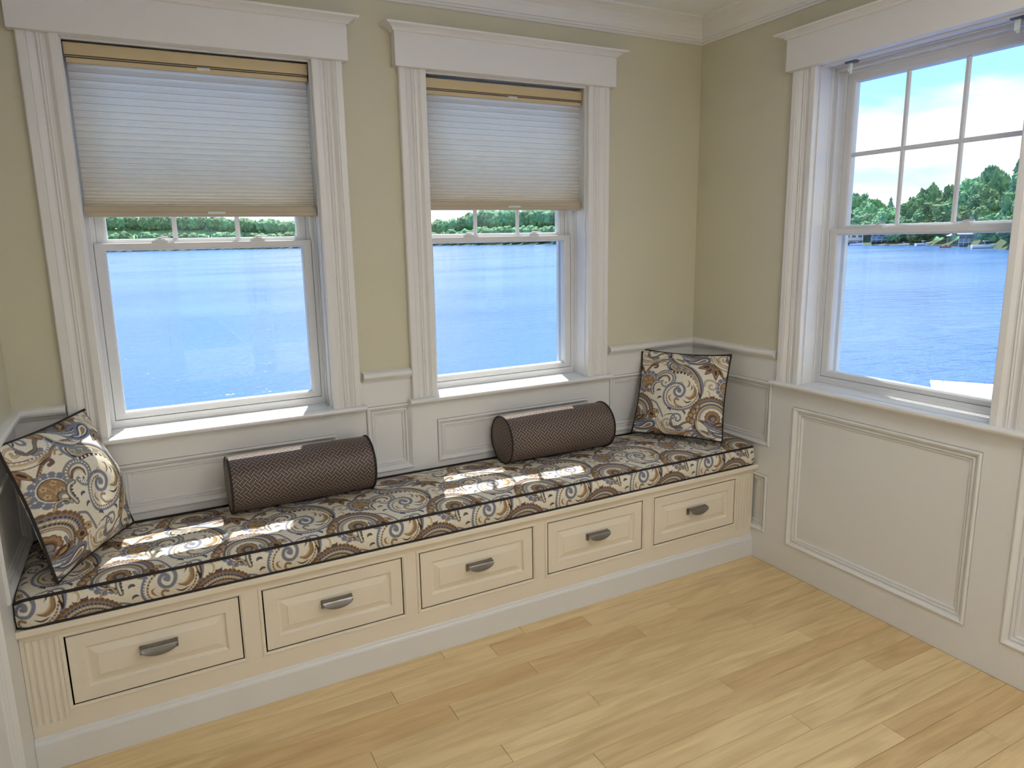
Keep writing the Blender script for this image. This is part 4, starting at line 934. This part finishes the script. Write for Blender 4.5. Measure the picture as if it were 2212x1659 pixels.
_t = tk.build('trunk', M['bark']); trunk_me = _t.data; bpy.data.objects.remove(_t)
ROUND_N = [crown_mesh(s, 5, 'round') for s in (1, 2, 3)]; ROUND_F = [crown_mesh(s, 4, 'round') for s in (4, 5, 6, 7)]
CON_N = [crown_mesh(s, 5, 'cone') for s in (11, 12, 13)]; CON_F = [crown_mesh(s, 4, 'cone') for s in (14, 15)]
n_tree = [0]
def tree(me, az, r, ground, h, wid, label, group):
    o = empty_fast('broadleaf_tree' if me in ROUND_N + ROUND_F else 'conifer_tree', polar(az, r, ground)); tag(o, label, 'tree', group=group)
    o.scale = (wid, wid, h); o.rotation_euler = (0, 0, rt.uniform(0, 6.28)); n_tree[0] += 1
    for nm, d in (('crown', me), ('trunk', trunk_me)):
        c = bpy.data.objects.new(nm, d); COL.objects.link(c); c.parent = o
def empty_fast(name, loc):
    o = bpy.data.objects.new(name, None); COL.objects.link(o); o.location = loc; return o
rt = random.Random(21)
def belt(a0, a1, rows, hh, near, region, skip=()):
    names = ['at the water edge', 'halfway up the slope', 'high on the slope', 'on the skyline']
    for j, (off, step) in enumerate(rows):
        a = a0 + rt.uniform(0, step); last = j == len(rows) - 1; wh = names[3] if last else names[min(j, 2)]
        while a < a1:
            D = shore(a); T = top(a); sc_ = max(D / 260, 0.8); g = ground(a, off, 10.5 if D < 400 else 9)
            con = rt.random() < ((0.45 if near else 0.10) if last else 0.10)
            h = ((T - 4) * (D + off * sc_) / D + 4) - g - rt.uniform(-0.8, 1.8) if last else hh * rt.uniform(0.75, 1.0) * (0.6 if j == 0 else 0.92)
            sp = D * math.radians(step); me = rt.choice((CON_N if near else CON_F) if con else (ROUND_N if near else ROUND_F))
            wid = min(sp * 2.6, h * 1.0) if con else min(max(sp * rt.uniform(1.35, 1.75), h * (0.6 if near else 0.85)), h * 1.2)
            if not any(lo < a < hi and j <= jm for lo, hi, jm in skip):
                tree(me, a, D + off * sc_ + rt.uniform(-0.6, 0.6) * sc_, g - 0.12 * h, h * 1.12, wid, '%s %s in the view through the %s' % ('dark pointed conifer' if con else 'round leafy green tree', wh, region), ('conifers ' if con else 'leafy trees ') + wh + ', ' + region)
            a += step * rt.uniform(0.8, 1.2)
belt(-4.5, 14.5, ((2.0, 0.7), (9, 0.62), (20, 0.34)), 15, False, 'left window')
belt(19, 34, ((2.0, 0.75), (8, 0.62), (18, 0.36)), 13, False, 'middle window', skip=((30.0, 31.4, 0),))
belt(51, 67.5, ((6.5, 1.3), (11, 1.25), (18, 1.3), (28, 1.15)), 11, True, 'right window', skip=((53.2, 57, 0), (59.8, 62, 0)))
# the remaining woods, outside the windows' view, as one mass
mb_v = []; 
bmx = bmesh.new()
for a0, a1, st_ in ((-40, -5, 1.1), (15, 18, 0.8), (35, 50.5, 1.1), (68, 85, 2.2)):
    a = a0
    while a < a1:
        D = shore(a); T = top(a); h = T * rt.uniform(0.8, 1.0); wd = max(9, D * math.radians(st_) * 1.1) * 0.62; p = polar(a, D + 8 * max(D / 260, 0.8), 0)
        r_0 = bmesh.ops.create_icosphere(bmx, subdivisions=3, radius=1.0)
        for v in r_0['verts']:
            q = v.co.copy(); k = 1 + 0.3 * noise.noise(q * 2 + Vector((a, a, 0))) + 0.2 * noise.noise(q * 5 + Vector((a, 0, a))); v.co = Vector((p.x + q.x * wd * k, p.y + q.y * wd * k, p.z + h * 0.45 + q.z * h * 0.52 * k))
        a += st_
me = bpy.data.meshes.new('woods'); bmx.to_mesh(me); bmx.free(); me.materials.append(M['leaf']); o = bpy.data.objects.new('woods', me); COL.objects.link(o)
tag(o, 'distant mass of green woods along the rest of the shore', 'woods', kind='stuff')

def place(o, az, r, z, rz): o.location = polar(az, r, z); o.rotation_euler = (0, 0, rz); bpy.context.view_layer.update()
def cottage(label, az, r, z, w_, d_, h, roof_h, wall_m, roof_m, rz, storeys=1):
    o = empty_fast('lake_house', (0, 0, 0)); tag(o, label, 'house')
    mb = MB(); mb.box(-w_ / 2, w_ / 2, -d_ / 2, d_ / 2, -1.0, h); mb.build('walls', wall_m, o)
    mb = MB(); e = 0.5; mb.add([(-w_ / 2 - e, -d_ / 2 - e, h), (w_ / 2 + e, -d_ / 2 - e, h), (w_ / 2 + e, d_ / 2 + e, h), (-w_ / 2 - e, d_ / 2 + e, h), (-w_ / 2 - e, 0, h + roof_h), (w_ / 2 + e, 0, h + roof_h)], [(0, 1, 5, 4), (2, 3, 4, 5), (0, 4, 3), (1, 2, 5), (0, 3, 2, 1)]); mb.build('roof', roof_m, o)
    for s in range(storeys):
        for i in range(3):
            x = -w_ / 2 + w_ * (i + 0.5) / 3; zz = h / storeys * s + h / storeys * 0.35
            mb = MB(); mb.box(x - 0.55, x + 0.55, -d_ / 2 - 0.08, -d_ / 2 + 0.05, zz, zz + h / storeys * 0.42); mb.build('window', M['dark_glass'], o)
    mb = MB(); mb.box(-w_ / 2, w_ / 2, -d_ / 2 - 2.2, -d_ / 2, -0.4, -0.25); mb.build('deck', M['dock'], o)
    for i in range(5):
        x = -w_ / 2 + w_ * i / 4; mb = MB(); mb.box(x - 0.06, x + 0.06, -d_ / 2 - 2.2, -d_ / 2 - 2.08, -1.2, 0.7); mb.build('deck_post', M['siding'], o)
    place(o, az, r, z, rz); return o
def facing(az): return -math.radians(az)
cottage('white lake house with a teal roof on the shore seen through the middle window', 30.7, shore(30.7) + 6, 3.6, 8.5, 7, 3.2, 2.6, M['siding'], M['roof_teal'], facing(30.7))
cottage('white two-storey house at the shore left edge of the right window view', 54.2, shore(54.2) + 5, 1.9, 5.5, 5, 3.4, 1.4, M['siding'], M['roof_grey'], facing(54.2), 2)
cottage('blue cottage beside the white house on the shore', 56.0, shore(56.0) + 6, 2.0, 6.0, 5, 2.4, 1.3, M['siding_blue'], M['roof_grey'], facing(56.0))
cottage('small grey-roofed boathouse under the tall trees on the shore', 61.2, shore(61.2) + 4.5, 1.4, 4.2, 3.5, 1.7, 1.0, M['siding_blue'], M['roof_grey'], facing(61.2))
def boat(label, az, r, L, mat, rz, canopy=None):
    o = empty_fast('motor_boat', (0, 0, 0)); tag(o, label, 'boat')
    mb = MB(); n = 10; P = []
    for i in range(n + 1):
        t = i / n; x = (t - 0.5) * L; wd = 0.17 * L * math.sqrt(max(0.02, 1 - max(0, (t - 0.35) / 0.65) ** 2.2)); sh = 0.13 * L + 0.06 * L * t * t
        P += [(x, -wd, sh), (x, -wd * 0.75, 0.02 * L), (x, 0, -0.03 * L), (x, wd * 0.75, 0.02 * L), (x, wd, sh)]
    mb.add(P, [(i * 5 + k, (i + 1) * 5 + k, (i + 1) * 5 + k + 1, i * 5 + k + 1) for i in range(n) for k in range(4)] + [(0, 1, 2, 3, 4)]); mb.build('hull', mat, o, fix=True)
    mb = MB(); mb.add([P[i * 5] for i in range(n + 1)] + [P[i * 5 + 4] for i in range(n + 1)], [(i, i + 1, n + 2 + i, n + 1 + i) for i in range(n)]); ob = mb.build('deck', M['siding'], o); 
    mb = MB(); mb.add([(-0.05 * L, -0.12 * L, 0.15 * L), (0.12 * L, -0.10 * L, 0.17 * L), (0.12 * L, 0.10 * L, 0.17 * L), (-0.05 * L, 0.12 * L, 0.15 * L), (-0.08 * L, -0.10 * L, 0.28 * L), (0.04 * L, -0.08 * L, 0.28 * L), (0.04 * L, 0.08 * L, 0.28 * L), (-0.08 * L, 0.10 * L, 0.28 * L)], [(0, 1, 5, 4), (1, 2, 6, 5), (2, 3, 7, 6), (3, 0, 4, 7), (4, 5, 6, 7)]); mb.build('cabin', M['dark_glass'] if canopy is None else canopy, o)
    mb = MB(); mb.box(-0.12 * L, 0.06 * L, -0.11 * L, 0.11 * L, 0.281 * L, 0.30 * L); mb.build('cabin_roof', M['hull'], o)
    place(o, az, r, 0.05, rz); return o
boat('white cabin boat with rounded roof moored at the far shore', 58.6, shore(58.6) - 4, 4.6, M['hull'], facing(58.6) + 0.5)
boat('small red and white boat out on the water beyond the right window', 59.9, shore(59.9) - 22, 2.4, M['boat_red'], facing(59.9))
boat('white boat tied at the dock near the white house', 54.4, shore(54.4) - 4, 4.0, M['hull'], facing(54.4), M['boat_blue'])
boat('long white boat at the right end of the far shore view', 62.2, shore(62.2) - 5, 5.5, M['hull'], facing(62.2) + 0.2, M['dark_glass'])
boat('small white boat beached beside the wooden docks', 57.4, shore(57.4) - 1.5, 3.0, M['hull'], facing(57.4) - 0.3, M['boat_blue'])
def dock(label, az, r, L, w_, rz, mat, z=0.35):
    o = empty_fast('dock', (0, 0, 0)); tag(o, label, 'dock', group='docks on the lake')
    nb = 12
    for i in range(nb):
        x = -L / 2 + L * i / nb; mb = MB(); mb.box(x, x + L / nb * 0.94, -w_ / 2, w_ / 2, z - 0.07, z); mb.build('board', mat, o)
    for sx in (-1, 1):
        for sy in (-1, 1):
            mb = MB(); mb.tube([(sx * L * 0.46, sy * w_ * 0.42, -1.0), (sx * L * 0.46, sy * w_ * 0.42, z - 0.071)], 0.09, 8); mb.build('pile', M['dock'], o)
    place(o, az, r, 0, rz)
dock('wooden dock left of the white cabin boat', 56.6, shore(56.6) - 6, 9, 1.8, facing(56.6) + 0.1, M['dock'])
dock('wooden dock right of the white cabin boat', 59.6, shore(59.6) - 4, 7, 1.6, facing(59.6), M['dock'])
dock('tan floating dock lying off the shore', 57.0, shore(57.0) - 16, 4.0, 1.4, facing(57.0), M['dock'])
dock('white dock near the house at the lower corner of the right window', 65.0, 20.3, 3.6, 2.4, facing(57), M['dock_white'], z=0.10)
mb = MB(); mb.lathe([(0.0, 2.6), (0.4, 2.55), (2.2, 1.75), (2.25, 1.68)], 8); gz = empty_fast('shade_canopy', (0, 0, 0)); tag(gz, 'white pitched garden canopy on the lawn of the far shore', 'canopy'); mb.build('canopy_top', M['siding'], gz)
for k in range(4):
    a = math.pi / 4 + k * math.pi / 2; mb = MB(); mb.tube([(1.7 * math.cos(a), 1.7 * math.sin(a), -0.4), (1.7 * math.cos(a), 1.7 * math.sin(a), 1.85)], 0.06, 6); mb.build('post', M['siding'], gz)
place(gz, 60.4, shore(60.4) + 3.5, 1.0, 0)
